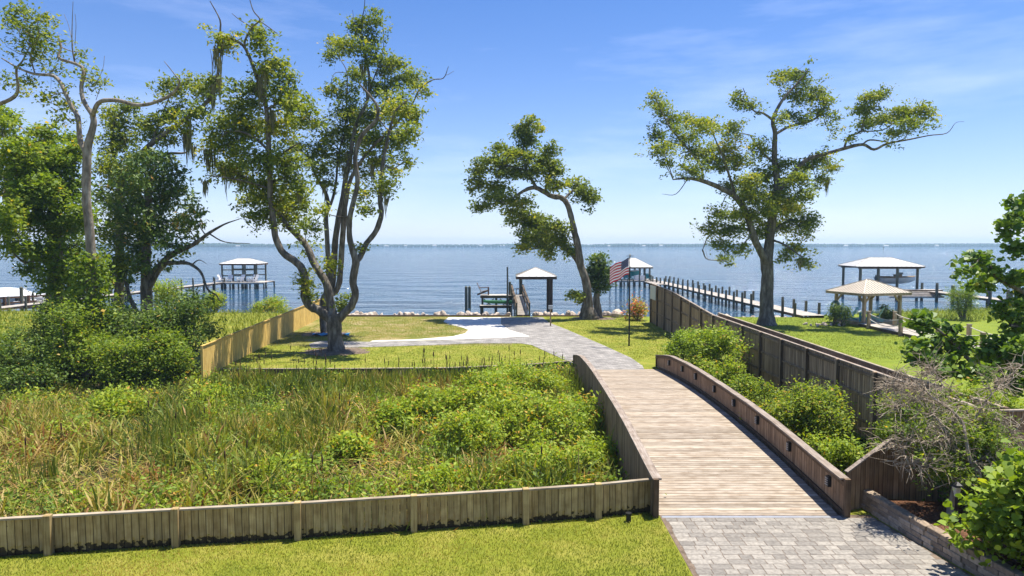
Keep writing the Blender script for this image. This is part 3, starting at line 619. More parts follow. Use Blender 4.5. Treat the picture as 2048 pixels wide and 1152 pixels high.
class Tubes:
    def __init__(s): s.V = []; s.Q = []; s.n = 0
    def add(s, P, R, k=6, knob=0.0):
        P = np.asarray(P, float); R = np.asarray(R, float)
        T = np.gradient(P, axis=0); T /= np.linalg.norm(T, axis=1)[:, None] + 1e-9
        ref = np.array([0.31, 0.9, 0.12]); A = np.cross(T, ref); A /= np.linalg.norm(A, axis=1)[:, None] + 1e-9; B = np.cross(T, A)
        th = np.linspace(0, 2 * np.pi, k, endpoint=False)
        rr = R[:, None] * (1 + knob * rng.normal(size=(len(P), k)))
        V = P[:, None, :] + rr[:, :, None] * (np.cos(th)[None, :, None] * A[:, None, :] + np.sin(th)[None, :, None] * B[:, None, :])
        i = np.arange(len(P) - 1)[:, None] * k + np.arange(k)[None, :]; j = np.arange(len(P) - 1)[:, None] * k + (np.arange(k)[None, :] + 1) % k
        s.V.append(V.reshape(-1, 3)); s.Q.append(np.stack([i, j, j + k, i + k], 2).reshape(-1, 4) + s.n); s.n += V.shape[0] * k
    def build(s, name, mat, parent, smooth=True):
        if not s.V: return None
        off = np.array(wloc(parent)) if parent else 0
        return link_mesh(name, mesh_np(name, np.vstack(s.V) - off, np.vstack(s.Q), None, smooth), mat, parent)
class Tree:
    """limbs traced as (px, py, radius_m) at a depth; foliage clumps hang on the limbs"""
    def __init__(s, name, label, base, Y, group=None, bark='bark', cat='tree', depth_r=3.0, thick=1.0):
        s.thick = thick
        s.t = thing(name, label, cat, base, group); s.Y = Y; s.trunk = Tubes(); s.twig = Tubes(); s.S = []; s.leaf = []; s.bark = bark; s.dr = depth_r; s.moss = []
    def limb(s, pts, dy=(0, 0), k=10, sub=4, knob=0.05, skel=True):
        pts = [(x, y, r * s.thick) for x, y, r in pts]
        """pts (px,py,r); dy depth offset from first to last point"""
        n = len(pts); W_ = []
        for i, (x, y, r) in enumerate(pts):
            yy = s.Y + dy[0] + (dy[1] - dy[0]) * (i / max(1, n - 1)); p = D(x, y, yy); W_.append((p.x, p.y, p.z, r))
        C = spline(W_, sub); s.trunk.add(C[:, :3], np.maximum(C[:, 3], 0.012), k, knob)
        if skel: s.S.append(C[:, :3])
        return C
    def clumps(s, cl, lai=2.2, leaf=0.2, tuft=0.23, n_leaf=22, dscale=1.0):
        S_ = np.vstack(s.S)
        for c in cl:
            px, py, rx, ry = c[:4]
            S2 = np.array([[1024 + F * q[0] / q[1], 490 + F * (HC - q[2]) / q[1], q[1]] for q in S_])
            # depth of a clump: around the depth of the limb nearest to it in the picture, plus its own swing
            dd = np.hypot(S2[:, 0] - px, S2[:, 1] - py); q = S2[np.argmin(dd)]
            Yc = q[2] + rng.uniform(-1, 1) * s.dr * dscale * min(1.0, 0.35 + dd.min() / 60)
            ce = np.array(D(px, py, Yc)); mpp = Yc / F; rr = np.array([rx * mpp, 0.9 * (rx + ry) / 2 * mpp, ry * mpp])
            area = math.pi * rr[0] * rr[2]; n = max(3, int(2.3 * lai * area / (leaf * leaf * 0.30) / n_leaf))
            # bough from the nearest wood to the clump
            d3 = np.linalg.norm(S_ - ce, axis=1); root = S_[np.argmin(d3)]
            ln = d3.min(); mid = (root + ce) / 2 + np.array([0, 0, -0.08 * ln]) + rng.normal(0, 0.06 * ln + 0.01, 3)
            Cb = spline([root, mid, ce], 4); s.twig.add(Cb, np.linspace(0.018 + 0.012 * ln, 0.014, len(Cb)), 5)
            u = rng.normal(size=(n, 3)); u /= np.linalg.norm(u, axis=1)[:, None]; u *= (rng.random(n) ** 0.42)[:, None] * rng.uniform(0.75, 1.18, n)[:, None] * np.where(rng.random(n) < .22, rng.uniform(1.2, 1.75, n), 1.0)[:, None]
            T = ce + u * rr; na = max(1, n // 7); T[:na] = Cb[rng.integers(1, len(Cb), na)] + rng.normal(0, .35, (na, 3))
            for tpt in T[::3]:
                a = Cb[int(rng.integers(len(Cb) // 2, len(Cb)))]; s.twig.add(np.array([a, (a + tpt) / 2 + rng.normal(0, 0.08, 3), tpt]), [0.014, 0.010, 0.006], 3)
            m = rng.poisson(n_leaf, n); C = np.repeat(T, m, 0) + rng.normal(0, tuft, (m.sum(), 3)) * np.array([1, 1, 0.62])
            base_tone = rng.normal(0.42, 0.12)
            s.leaf.append((C, np.clip(np.repeat(rng.normal(base_tone, 0.1, n), m) + rng.normal(0, 0.16, m.sum()), 0, 1)))
    def hang(s, ml, n=26):
        """(px, py, width_px, length_px) beards of moss"""
        for px, py, w, l in ml: s.moss.append((px, py, w, l, n))
    def finish(s, leafmat='leaf_oak', L_=0.21, W_=0.105, up=0.5, trunkname='trunk', hexa=False, twigmat=None):
        tk = s.trunk.build(trunkname, s.bark, s.t); br = s.twig.build('branches', twigmat or s.bark, tk)
        if br: tag(br, kind='stuff')
        if s.leaf:
            C = np.vstack([c for c, _ in s.leaf]); T = np.concatenate([t for _, t in s.leaf])
            leaves_obj('crown', C, L_, W_, leafmat, s.t, T, up, hexa)
        if s.moss:
            V = []; n0 = 0
            S_ = np.vstack(s.S)
            for px, py, w, l, n in s.moss:
                S2x = 1024 + F * S_[:, 0] / S_[:, 1]; S2y = 490 + F * (HC - S_[:, 2]) / S_[:, 1]; Yc = S_[np.argmin(np.hypot(S2x - px, S2y - py)), 1]
                mpp = Yc / F
                for k in range(n):
                    ox = rng.normal(0, 0.5) * w; p = np.array(D(px + ox, py + rng.uniform(-3, 3), Yc + rng.normal(0, 0.4)))
                    ll = l * mpp * rng.uniform(0.35, 1.05) * math.exp(-(ox / w) ** 2); ww = rng.uniform(0.02, 0.06)
                    pts = [p + np.array([rng.normal(0, 0.03), rng.normal(0, 0.03), -ll * q]) for q in (0, 0.35, 0.7, 1.0)]
                    a = rng.uniform(0, math.pi); d = np.array([math.cos(a), math.sin(a), 0]) * ww
                    sc = [0.6, 1.0, 0.7, 0.1]
                    V.append(np.array([[q - d * e, q + d * e] for q, e in zip(pts, sc)]).reshape(8, 3))
            V = np.vstack(V); m = len(V) // 8; b = np.arange(m)[:, None] * 8
            Q = np.concatenate([b + np.array([[0, 1, 3, 2]]), b + np.array([[2, 3, 5, 4]]), b + np.array([[4, 5, 7, 6]])], 0)
            link_mesh('hanging_moss', mesh_np('hanging_moss', V - np.array(wloc(s.t)), Q, rng.random(len(Q))), 'moss', s.t)['kind'] = 'stuff'
        return s.t
def shrub(name, label, c, r, h, n_leaf, leaf=0.12, mat='leaf_dark', group=None, lobes=9, stems=9, cat='shrub', ratio=0.5, tone=0.45, hexa=False, stem_mat='bark', flat=0.8, lobe=(0.30, 0.5), spread=0.75):
    """bush: stems fanning to lobes of leaves; c is the foot, r half width, h height"""
    t = thing(name, label, cat, c, group); c = np.array(c, float); tb = Tubes(); P = []; T = []
    for k in range(lobes):
        a = rng.uniform(0, 2 * math.pi); q = rng.random() ** 0.6; zz = rng.uniform(0.28, 0.86)
        lim = math.sqrt(max(0.05, 1 - ((zz - 0.45) / 0.55) ** 2))
        lc = c + np.array([math.cos(a) * q * r * lim * spread, math.sin(a) * q * r * lim * spread, zz * h]); lr = r * rng.uniform(*lobe)
        nt_ = max(4, n_leaf // lobes // 16)
        u = rng.normal(size=(nt_, 3)); u /= np.linalg.norm(u, axis=1)[:, None]; u *= (rng.random(nt_) ** 0.4)[:, None] * rng.uniform(0.7, 1.25, nt_)[:, None] * np.where(rng.random(nt_) < .25, rng.uniform(1.2, 2.0, nt_), 1.0)[:, None]
        tp = lc + u * lr * np.array([1, 1, flat]); tp[:, 2] = np.maximum(tp[:, 2], c[2] + 0.08)
        m = rng.poisson(16, nt_); P.append(np.repeat(tp, m, 0) + rng.normal(0, leaf * 1.25, (m.sum(), 3))); T.append(np.clip(np.repeat(rng.normal(tone, 0.12, nt_), m) + rng.normal(0, 0.15, m.sum()), 0, 1))
        C = spline([c + np.append(rng.normal(0, 0.08 * r, 2), -0.05), (c + lc) / 2 + rng.normal(0, 0.06 * h, 3), lc], 4); tb.add(C, np.linspace(0.02 + 0.012 * h, 0.01, len(C)), 5)
        for q2 in tp[::3]: tb.add(np.array([lc, (lc + q2) / 2 + rng.normal(0, 0.04, 3), q2]), [0.01, 0.008, 0.004], 3)
    tb.build('stems', stem_mat, t)
    leaves_obj('foliage', np.vstack(P), leaf, leaf * ratio, mat, t, np.concatenate(T), 0.5, hexa)
    return t
# ------------------------------------------------------------------ trees
# --- big oak with the low fork, left of centre
b0 = G(672, 703, LAND)
T1 = Tree('oak_tree', 'large oak forking low into sinuous limbs, hung with moss, by the yellow fence', b0, b0.y, depth_r=2.2, thick=.66)
T1.limb([(673, 712, 1.0), (672, 702, 0.82), (671, 685, 0.66), (669, 660, 0.62), (668, 640, 0.66), (668, 628, 0.55)], k=14, sub=5, knob=0.05)
for sx, sy in ((648, 712), (662, 716), (690, 713), (700, 707)):
    T1.limb([(671, 690, 0.30), ((671 + sx) / 2, 701, 0.24), (sx, sy, 0.08)], k=8, skel=False)
T1.limb([(664, 640, .45), (640, 622, .40), (617, 609, .36), (609, 587, .34), (611, 562, .33), (604, 538, .32), (592, 524, .31), (567, 506, .29), (552, 478, .27), (547, 441, .25), (541, 400, .24), (540, 365, .22), (537, 284, .2), (531, 204, .17), (515, 157, .15), (500, 117, .13), (486, 91, .11), (464, 78, .09), (442, 69, .08), (440, 40, .06), (420, 2, .035)], dy=(0, -1.5))
T1.limb([(500, 117, .11), (489, 87, .09), (504, 55, .07), (520, 40, .06), (507, 22, .05), (498, -6, .03)], dy=(-1.3, -1.5), k=6)
T1.limb([(520, 42, .05), (545, 60, .035), (558, 70, .02)], dy=(-1.5, -1.8), k=5); T1.limb([(505, 55, .05), (480, 40, .035), (464, 27, .02)], dy=(-1.5, -1.2), k=5)
T1.limb([(668, 640, .45), (663, 616, .38), (652, 566, .33), (630, 531, .31), (614, 494, .29), (596, 472, .26), (574, 450, .22), (552, 420, .18), (520, 380, .13), (480, 350, .09), (440, 335, .05)], dy=(0, 2.0))
T1.limb([(674, 640, .45), (690, 625, .36), (703, 611, .34), (711, 587, .32), (706, 565, .31), (710, 537, .32), (711, 519, .30), (700, 481, .24), (699, 441, .23), (703, 419, .22), (715, 365, .2), (710, 317, .19), (723, 273, .18), (752, 241, .15), (755, 215, .13), (741, 193, .11), (719, 168, .06)], dy=(0, -1.0))
T1.limb([(712, 522, .27), (721, 513, .25), (733, 487, .24), (752, 462, .24), (763, 428, .22), (760, 400, .2), (763, 343, .17), (775, 280, .14), (790, 225, .1), (815, 200, .07)], dy=(0, 1.5))
T1.limb([(537, 300, .13), (500, 270, .10), (460, 262, .07), (430, 285, .04)], dy=(-.8, 1), k=6); T1.limb([(531, 220, .12), (565, 205, .09), (600, 215, .06), (625, 235, .03)], dy=(-1, -2.5), k=6)
T1.limb([(540, 330, .11), (575, 300, .08), (600, 285, .05)], dy=(-.5, -2), k=6); T1.limb([(545, 380, .11), (500, 365, .08), (450, 355, .06), (410, 350, .03)], dy=(-.4, -2), k=6)
T1.limb([(541, 365, .1), (575, 352, .08), (590, 335, .06)], dy=(-.4, -1.5), k=6)
T1.clumps([(455, 80, 28, 24), (520, 85, 24, 26), (505, 60, 16, 14), (545, 135, 36, 26), (582, 150, 24, 15), (510, 185, 46, 32), (560, 190, 40, 26), (592, 208, 34, 22), (615, 236, 34, 22), (478, 215, 34, 26), (448, 258, 40, 28), (425, 290, 24, 20), (500, 255, 54, 32), (560, 255, 46, 32), (468, 305, 46, 28), (522, 318, 52, 32), (438, 338, 32, 18), (572, 325, 40, 30), (480, 350, 40, 22), (530, 368, 46, 24), (592, 372, 34, 28), (545, 408, 46, 28), (518, 430, 30, 28), (580, 428, 36, 28), (612, 455, 26, 22), (600, 400, 28, 28), (498, 400, 26, 18), (640, 420, 18, 14)], lai=2.0)
T1.clumps([(610, 565, 20, 22), (617, 590, 14, 14), (655, 528, 18, 16), (683, 602, 20, 22), (716, 497, 14, 10), (612, 500, 10, 14), (790, 222, 34, 26), (828, 236, 28, 22), (815, 262, 26, 16), (770, 365, 24, 18), (810, 320, 24, 12), (735, 420, 22, 14), (722, 386, 20, 18)], lai=1.8)
T1.hang([(425, 300, 14, 60), (455, 330, 16, 70), (480, 345, 14, 45), (440, 85, 12, 40), (430, 95, 8, 60), (568, 318, 9, 60), (575, 330, 8, 50), (530, 130, 10, 70), (520, 150, 8, 80), (500, 350, 12, 50), (410, 360, 8, 40), (600, 380, 8, 40), (545, 220, 8, 60), (415, 300, 8, 50)], n=22)
T1.finish('leaf_oak')
# --- straight-trunked oak just behind it
b1 = G(650, 668, LAND)
T2 = Tree('oak_tree', 'upright oak with several straight stems rising behind the low-forked oak', b1, b1.y, depth_r=2.5, thick=.6)
T2.limb([(650, 674, .75), (650, 664, .55), (648, 640, .5), (648, 610, .5), (652, 590, .48)], k=12, sub=4)
T2.limb([(652, 600, .42), (664, 570, .36), (668, 525, .36), (671, 478, .34), (677, 437, .32), (685, 400, .3), (690, 365, .27), (701, 310, .24), (712, 250, .2), (735, 200, .17), (738, 150, .14), (728, 105, .11), (721, 55, .08), (728, 20, .05), (730, -8, .03)], dy=(0, 0.5))
T2.limb([(654, 595, .36), (676, 575, .32), (682, 519, .32), (686, 462, .3), (692, 400, .26), (705, 350, .2), (740, 300, .15), (790, 250, .12), (823, 210, .09), (839, 179, .08), (865, 160, .06), (887, 156, .05), (897, 133, .03)], dy=(0, -2))
T2.limb([(650, 600, .36), (657, 550, .3), (655, 494, .28), (652, 431, .26), (657, 412, .24), (650, 383, .2), (631, 350, .17), (617, 317, .13), (584, 288, .08)], dy=(0, 2))
T2.limb([(654, 425, .2), (664, 401, .17), (672, 365, .15), (677, 310, .12), (690, 260, .1), (693, 204, .08), (694, 146, .06), (680, 118, .04)], dy=(1, 3), k=8)
T2.limb([(736, 190, .1), (750, 150, .08), (762, 120, .06), (768, 80, .04), (765, 45, .03)], dy=(.3, 1.2), k=6)
T2.limb([(728, 105, .06), (712, 60, .04), (705, 20, .02)], dy=(.4, -.5), k=5); T2.limb([(897, 133, .03), (892, 150, .03), (908, 142, .012)], dy=(-2, -2.1), k=4, skel=False)
T2.limb([(695, 146, .05), (672, 145, .04), (663, 158, .02)], dy=(2.6, 2.2), k=5)
T2.clumps([(718, 52, 26, 20), (752, 42, 20, 18), (745, 75, 22, 18), (700, 95, 30, 22), (668, 90, 20, 18), (660, 110, 18, 12), (742, 108, 30, 22), (772, 132, 28, 22), (795, 128, 24, 16), (690, 185, 30, 18), (668, 180, 20, 14), (715, 150, 24, 18), (765, 178, 36, 22), (832, 152, 22, 16), (812, 165, 26, 20), (845, 180, 14, 14), (700, 228, 42, 28), (742, 232, 42, 26), (790, 205, 36, 24), (655, 265, 36, 22), (700, 275, 46, 28), (752, 278, 44, 30), (800, 285, 36, 22), (640, 298, 28, 22), (690, 318, 36, 22), (757, 318, 34, 22), (645, 340, 28, 18), (620, 320, 22, 18), (790, 345, 20, 14), (765, 385, 20, 14), (725, 345, 20, 18), (660, 365, 16, 14), (590, 295, 22, 16)], lai=1.9)
T2.hang([(680, 300, 12, 50), (700, 305, 10, 60), (735, 160, 10, 50), (745, 330, 8, 50), (690, 330, 9, 40), (650, 370, 7, 40), (770, 395, 7, 40), (728, 130, 9, 40)], n=20)
T2.finish('leaf_oak')
# --- leaning oak at the seawall
b3 = G(1178, 638, LAND)
T3 = Tree('oak_tree', 'leaning oak with a burled foot growing at the seawall beside the dock', b3, b3.y, depth_r=2.2, thick=.88)
T3.limb([(1178, 640, 1.0), (1177, 630, .85), (1175, 615, .65), (1176, 604, .45), (1172, 564, .37), (1161, 530, .36), (1156, 494, .31), (1148, 460, .28), (1140, 424, .26), (1131, 403, .25), (1121, 395, .25), (1106, 393, .24), (1090, 385, .22), (1073, 376, .2), (1058, 377, .17), (1042, 385, .13), (1022, 398, .1), (990, 408, .06)], dy=(0, -1.0), knob=0.07)
T3.limb([(1162, 532, .3), (1146, 509, .26), (1122, 489, .22), (1099, 473, .18), (1080, 455, .13), (1060, 435, .08)], dy=(0, 1.2))
T3.limb([(1073, 376, .16), (1056, 345, .13), (1046, 310, .11), (1050, 275, .08), (1060, 245, .05)], dy=(-.8, .2), k=7)
T3.limb([(1090, 385, .13), (1100, 345, .1), (1098, 310, .06)], dy=(-.6, -1.6), k=6); T3.limb([(1050, 340, .1), (1010, 330, .08), (980, 320, .05), (958, 335, .03)], dy=(-.5, .8), k=6)
T3.limb([(1128, 398, .12), (1150, 380, .1), (1175, 395, .06)], dy=(-.4, .8), k=6)
T3.clumps([(1060, 246, 16, 11), (1043, 258, 20, 13), (1078, 258, 12, 8), (1050, 282, 24, 17), (1000, 296, 22, 11), (1100, 300, 18, 16), (1038, 312, 40, 18), (1088, 328, 28, 18), (985, 318, 20, 13), (958, 338, 20, 14), (1010, 340, 38, 18), (1060, 345, 38, 15), (1112, 340, 18, 14), (952, 368, 20, 16), (990, 375, 30, 17), (1112, 366, 28, 14), (1152, 368, 20, 13), (1168, 388, 26, 18), (1186, 400, 12, 16), (960, 414, 24, 9), (1000, 398, 34, 14), (1040, 405, 28, 13), (1025, 425, 24, 11), (1050, 438, 38, 17), (1078, 452, 34, 18), (1108, 456, 28, 16), (1060, 476, 32, 18), (1045, 498, 16, 10), (1088, 488, 28, 17), (1122, 480, 22, 17), (1136, 500, 16, 12), (1096, 508, 18, 9), (1150, 592, 20, 8), (1163, 600, 10, 8)], lai=2.7, leaf=0.22)
T3.finish('leaf_oak', L_=0.25, W_=0.13)
b3b = G(1197, 636, LAND)
T3b = Tree('small_tree', 'small bushy tree with a short pale trunk beside the leaning oak', b3b, b3b.y + 0.4, depth_r=0.8, bark='bark_pale')
T3b.limb([(1197, 636, .42), (1196, 622, .34), (1193, 600, .30), (1195, 580, .22), (1198, 555, .14), (1197, 525, .06)], k=9)
T3b.clumps([(1200, 548, 20, 22), (1196, 520, 13, 14), (1185, 560, 14, 14), (1213, 560, 12, 16), (1200, 575, 18, 12), (1210, 535, 10, 14), (1186, 538, 10, 12)], lai=3.0, leaf=0.2)
T3b.finish('leaf_dark', L_=0.22, W_=0.12)
# --- spreading oak on the neighbour's lawn
b4 = G(1533, 650, LAND)
T4 = Tree('oak_tree', 'wide spreading oak with one long bare-tipped limb on the bright neighbouring lawn', b4, b4.y, depth_r=3.2, thick=.85)
T4.limb([(1533, 655, 1.0), (1533, 645, .82), (1533, 622, .60), (1535, 560, .53), (1534, 520, .53), (1538, 490, .42), (1545, 432, .36), (1552, 392, .33), (1554, 359, .28), (1549, 316, .25), (1550, 266, .2), (1546, 239, .17), (1565, 200, .13), (1592, 170, .09), (1618, 137, .04)], dy=(0, .5), k=12, knob=.05)
for sx, sy in ((1515, 654), (1526, 660), (1548, 657), (1556, 652)): T4.limb([(1533, 635, .3), ((1533 + sx) / 2, 646, .22), (sx, sy, .06)], k=8, skel=False)
T4.limb([(1533, 525, .38), (1520, 500, .32), (1509, 478, .3), (1492, 425, .27), (1472, 395, .25), (1439, 375, .22), (1406, 362, .17), (1376, 357, .11), (1346, 359, .05)], dy=(0, -2))
T4.limb([(1553, 385, .24), (1579, 356, .2), (1602, 329, .19), (1622, 316, .18), (1658, 306, .16), (1688, 297, .15), (1725, 289, .13), (1748, 299, .11), (1775, 287, .1), (1818, 279, .07), (1858, 271, .05), (1894, 266, .035), (1911, 246, .02), (1928, 243, .012)], dy=(.3, -1.5))
T4.limb([(1725, 289, .08), (1740, 280, .07), (1775, 284, .05)], dy=(-.6, -.4), k=6)
T4.limb([(1688, 297, .1), (1698, 273, .08), (1721, 263, .07), (1731, 233, .06), (1758, 198, .03)], dy=(-.4, .6), k=6); T4.limb([(1721, 263, .06), (1768, 259, .05), (1804, 233, .04), (1850, 215, .02)], dy=(0, -1), k=6)
T4.limb([(1550, 269, .14), (1579, 253, .12), (1619, 243, .1), (1645, 223, .07), (1648, 183, .03)], dy=(.5, 1.8), k=7); T4.limb([(1546, 240, .12), (1526, 226, .1), (1506, 220, .07), (1486, 176, .03)], dy=(.5, -.6), k=7)
T4.limb([(1406, 362, .12), (1400, 330, .1), (1360, 279, .08), (1336, 249, .06), (1310, 193, .03)], dy=(-1.2, -.2), k=7); T4.limb([(1376, 357, .05), (1352, 388, .03), (1324, 388, .015)], dy=(-1.4, -1.8), k=5)
T4.limb([(1472, 395, .12), (1455, 340, .1), (1440, 300, .07), (1420, 255, .04)], dy=(-.8, -2.6), k=7); T4.limb([(1552, 330, .13), (1520, 300, .09), (1500, 270, .05)], dy=(.2, 2), k=6)
T4.limb([(1540, 470, .16), (1580, 440, .11), (1620, 450, .06)], dy=(.1, 1.5), k=6); T4.limb([(1500, 460, .14), (1460, 455, .1), (1420, 470, .06), (1405, 500, .03)], dy=(-.5, 1.4), k=6)
T4.limb([(1545, 480, .1), (1570, 490, .08), (1605, 515, .05)], dy=(0, -1.5), k=6)
T4.clumps([(1310, 197, 18, 14), (1325, 216, 24, 17), (1340, 240, 24, 17), (1366, 236, 22, 13), (1396, 250, 28, 18), (1312, 270, 20, 17), (1325, 298, 30, 19), (1368, 280, 36, 22), (1420, 252, 30, 17), (1462, 256, 28, 18), (1400, 300, 36, 22), (1450, 295, 36, 22), (1330, 325, 20, 9), (1388, 338, 34, 18), (1432, 328, 36, 18), (1482, 320, 34, 18), (1520, 296, 26, 22), (1482, 205, 20, 14), (1504, 214, 22, 11), (1475, 190, 10, 10), (1576, 150, 28, 18), (1555, 165, 14, 12), (1602, 158, 22, 18), (1590, 190, 28, 18), (1622, 185, 26, 22), (1648, 200, 22, 18), (1636, 226, 24, 14), (1560, 238, 18, 12), (1664, 262, 9, 14), (1582, 226, 18, 11), (1605, 240, 22, 11), (1672, 235, 16, 8)], lai=2.0, leaf=0.21)
T4.clumps([(1740, 195, 22, 13), (1724, 216, 22, 17), (1762, 188, 18, 12), (1730, 246, 18, 16), (1768, 240, 24, 13), (1800, 226, 28, 15), (1848, 224, 28, 15), (1822, 248, 30, 13), (1790, 266, 24, 10), (1700, 275, 10, 9), (1642, 322, 28, 14), (1662, 335, 18, 10), (1610, 332, 24, 14), (1562, 330, 22, 16), (1600, 360, 30, 16), (1640, 366, 12, 17), (1562, 370, 24, 16), (1502, 358, 28, 16), (1530, 350, 26, 18), (1602, 390, 28, 17), (1452, 372, 20, 10), (1505, 395, 30, 18), (1548, 398, 24, 16), (1442, 428, 28, 13), (1482, 428, 30, 15), (1582, 420, 34, 16), (1612, 440, 28, 16), (1420, 458, 24, 13), (1462, 460, 30, 14), (1512, 442, 24, 17), (1572, 456, 30, 16), (1612, 466, 18, 11), (1440, 488, 24, 11), (1476, 500, 22, 11), (1592, 498, 24, 11), (1610, 525, 18, 13), (1572, 512, 16, 12), (1455, 520, 14, 10), (1530, 420, 30, 18), (1490, 380, 30, 16), (1570, 400, 30, 16), (1520, 465, 22, 14)], lai=2.9, leaf=0.21)
T4.hang([(1655, 355, 8, 40), (1450, 490, 8, 26), (1600, 520, 7, 26), (1440, 420, 7, 20)], n=16)
T4.finish('leaf_oak')
# --- left group
b5 = (-20.6, 33.0, -0.45)
T5 = Tree('oak_tree', 'tall sparse oak with twisting half-dead limbs above vine-covered lower trunk', b5, 33.0, bark='bark_pale', depth_r=1.6, thick=.65)
T5.limb([(184, 760, .55), (183, 640, .42), (182, 520, .34), (178, 450, .31), (173, 400, .30), (174, 330, .29), (175, 295, .28), (187, 250, .22), (185, 229, .19)], dy=(0, -.3), k=12)
T5.limb([(186, 232, .17), (189, 222, .16), (201, 203, .15), (236, 201, .14), (271, 210, .13), (302, 207, .12), (340, 191, .1), (359, 167, .07), (350, 150, .04), (328, 122, .015)], dy=(-.3, -2))
T5.limb([(186, 232, .16), (167, 201, .15), (163, 174, .14), (167, 139, .13), (149, 127, .11), (118, 116, .1), (122, 94, .08), (116, 70, .04)], dy=(-.3, .6))
T5.limb([(174, 310, .2), (160, 278, .19), (156, 236, .17), (139, 205, .15), (122, 167, .14), (104, 151, .12), (69, 148, .1), (35, 135, .07), (3, 116, .04)], dy=(0, 1.5))
T5.limb([(-10, 212, .16), (28, 194, .14), (36, 174, .11), (33, 139, .09), (45, 122, .06), (60, 90, .03)], dy=(2, 1.5), k=7)
T5.limb([(150, 127, .06), (145, 100, .05), (144, 62, .035), (146, 3, .015)], dy=(.5, .2), k=5, skel=False); T5.limb([(146, 90, .03), (137, 50, .02), (128, 28, .01)], dy=(.4, .7), k=4, skel=False); T5.limb([(150, 90, .03), (152, 50, .02), (150, 28, .01)], dy=(.4, 0), k=4, skel=False)
T5.limb([(190, 170, .03), (205, 140, .02), (209, 112, .01)], dy=(0, .3), k=4, skel=False); T5.limb([(192, 200, .03), (203, 170, .02), (215, 152, .01)], dy=(0, -.4), k=4, skel=False)
T5.limb([(70, 148, .06), (62, 110, .05), (80, 70, .03)], dy=(1.3, .8), k=5)
T5.clumps([(45, 25, 28, 16), (82, 30, 28, 13), (35, 52, 26, 13), (72, 68, 26, 16), (97, 80, 20, 14), (58, 92, 22, 13), (22, 40, 16, 12), (92, 106, 20, 11), (70, 120, 18, 9), (112, 135, 24, 11), (160, 105, 14, 12), (192, 168, 18, 18), (176, 150, 14, 12), (14, 165, 16, 13), (58, 166, 24, 10), (100, 195, 28, 13), (132, 215, 26, 11), (125, 235, 20, 13), (50, 185, 16, 9), (25, 100, 10, 8)], lai=1.5, leaf=0.18, dscale=.8)
T5.finish('leaf_oak', L_=0.18, W_=0.09)
# vines climbing its foot: a plant of its own
vt = thing('climbing_vine', 'yellow-green creeper wrapping the lower trunk of the sparse oak', 'vine', (-20.6, 33.0, -0.45))
n = 5200; zz = rng.uniform(-0.3, 5.4, n); aa = rng.uniform(0, 2 * math.pi, n); rr = 0.35 + np.abs(rng.normal(0, .38, n)) * (1.15 - zz / 9)
C = np.stack([-20.5 + 0.02 * zz + rr * np.cos(aa), 33.0 + rr * np.sin(aa), zz], 1) + np.repeat(rng.normal(0, .18, (n // 20, 3)), 20, 0)
leaves_obj('foliage', C, .17, .13, 'leaf_vine', vt, up=.3)
tb = Tubes()
for k in range(7):
    a0 = k * .9; tb.add(np.array([[-20.5 + .38 * math.cos(a0 + q * .35), 33 + .38 * math.sin(a0 + q * .35), -.45 + q * .7] for q in range(8)]), np.linspace(.04, .015, 8), 5)
tb.build('stems', 'bark', vt)
b6 = G(243, 660, -0.3); b6.y = 44; b6 = Vector((-25.2, 44.0, LAND))
T6 = Tree('oak_tree', 'mossy oak with upswept limbs rising behind the magnolia', b6, 44.0, depth_r=2.0, thick=.6)
T6.limb([(238, 690, .7), (238, 600, .5), (240, 480, .42), (243, 365, .36), (295, 295, .28), (365, 243, .22), (417, 201, .18), (434, 156, .14), (441, 108, .06)], dy=(0, -1))
T6.limb([(250, 360, .22), (278, 337, .2), (330, 309, .16), (372, 305, .1), (385, 285, .06)], dy=(0, 1.4)); T6.limb([(243, 365, .22), (225, 300, .16), (230, 240, .1), (262, 215, .05)], dy=(0, 1), k=7)
T6.limb([(425, 160, .06), (424, 120, .04), (420, 98, .02)], dy=(-1, -1.1), k=5); T6.limb([(300, 292, .12), (320, 240, .09), (340, 190, .05)], dy=(-.3, .8), k=6)
T6.clumps([(225, 228, 26, 15), (260, 216, 28, 15), (245, 252, 34, 20), (290, 242, 30, 16), (330, 166, 22, 12), (346, 190, 28, 15), (380, 165, 28, 15), (402, 182, 28, 18), (425, 162, 22, 14), (440, 172, 14, 14), (356, 222, 30, 15), (392, 222, 28, 18), (330, 232, 28, 15), (372, 256, 28, 15), (302, 266, 30, 16), (252, 282, 38, 20), (222, 300, 26, 20), (345, 286, 26, 12), (280, 310, 34, 18), (330, 320, 30, 14), (215, 335, 30, 26), (250, 370, 36, 30), (212, 400, 28, 30), (250, 440, 34, 30), (218, 470, 28, 30), (245, 520, 34, 30), (212, 560, 28, 26)], lai=2.0)
T6.hang([(378, 240, 9, 80), (372, 265, 8, 70), (440, 115, 6, 60), (438, 150, 7, 60), (385, 290, 7, 40), (425, 170, 8, 70), (250, 270, 8, 30)], n=24)
T6.finish('leaf_oak')
b7 = Vector((-22.3, 42.0, LAND))
T7 = Tree('magnolia_tree', 'dense dark glossy magnolia with bare lower limbs reaching over the water', b7, 41.5, depth_r=2.2)
T7.limb([(296, 700, .45), (294, 620, .34), (292, 520, .28), (296, 420, .2), (305, 330, .1)], k=10)
T7.limb([(293, 560, .2), (330, 520, .17), (350, 505, .16), (385, 490, .13), (420, 465, .09), (450, 448, .05), (482, 437, .02)], dy=(0, -1.4)); T7.limb([(418, 467, .05), (450, 484, .035), (500, 487, .015)], dy=(-1, -1.6), k=5)
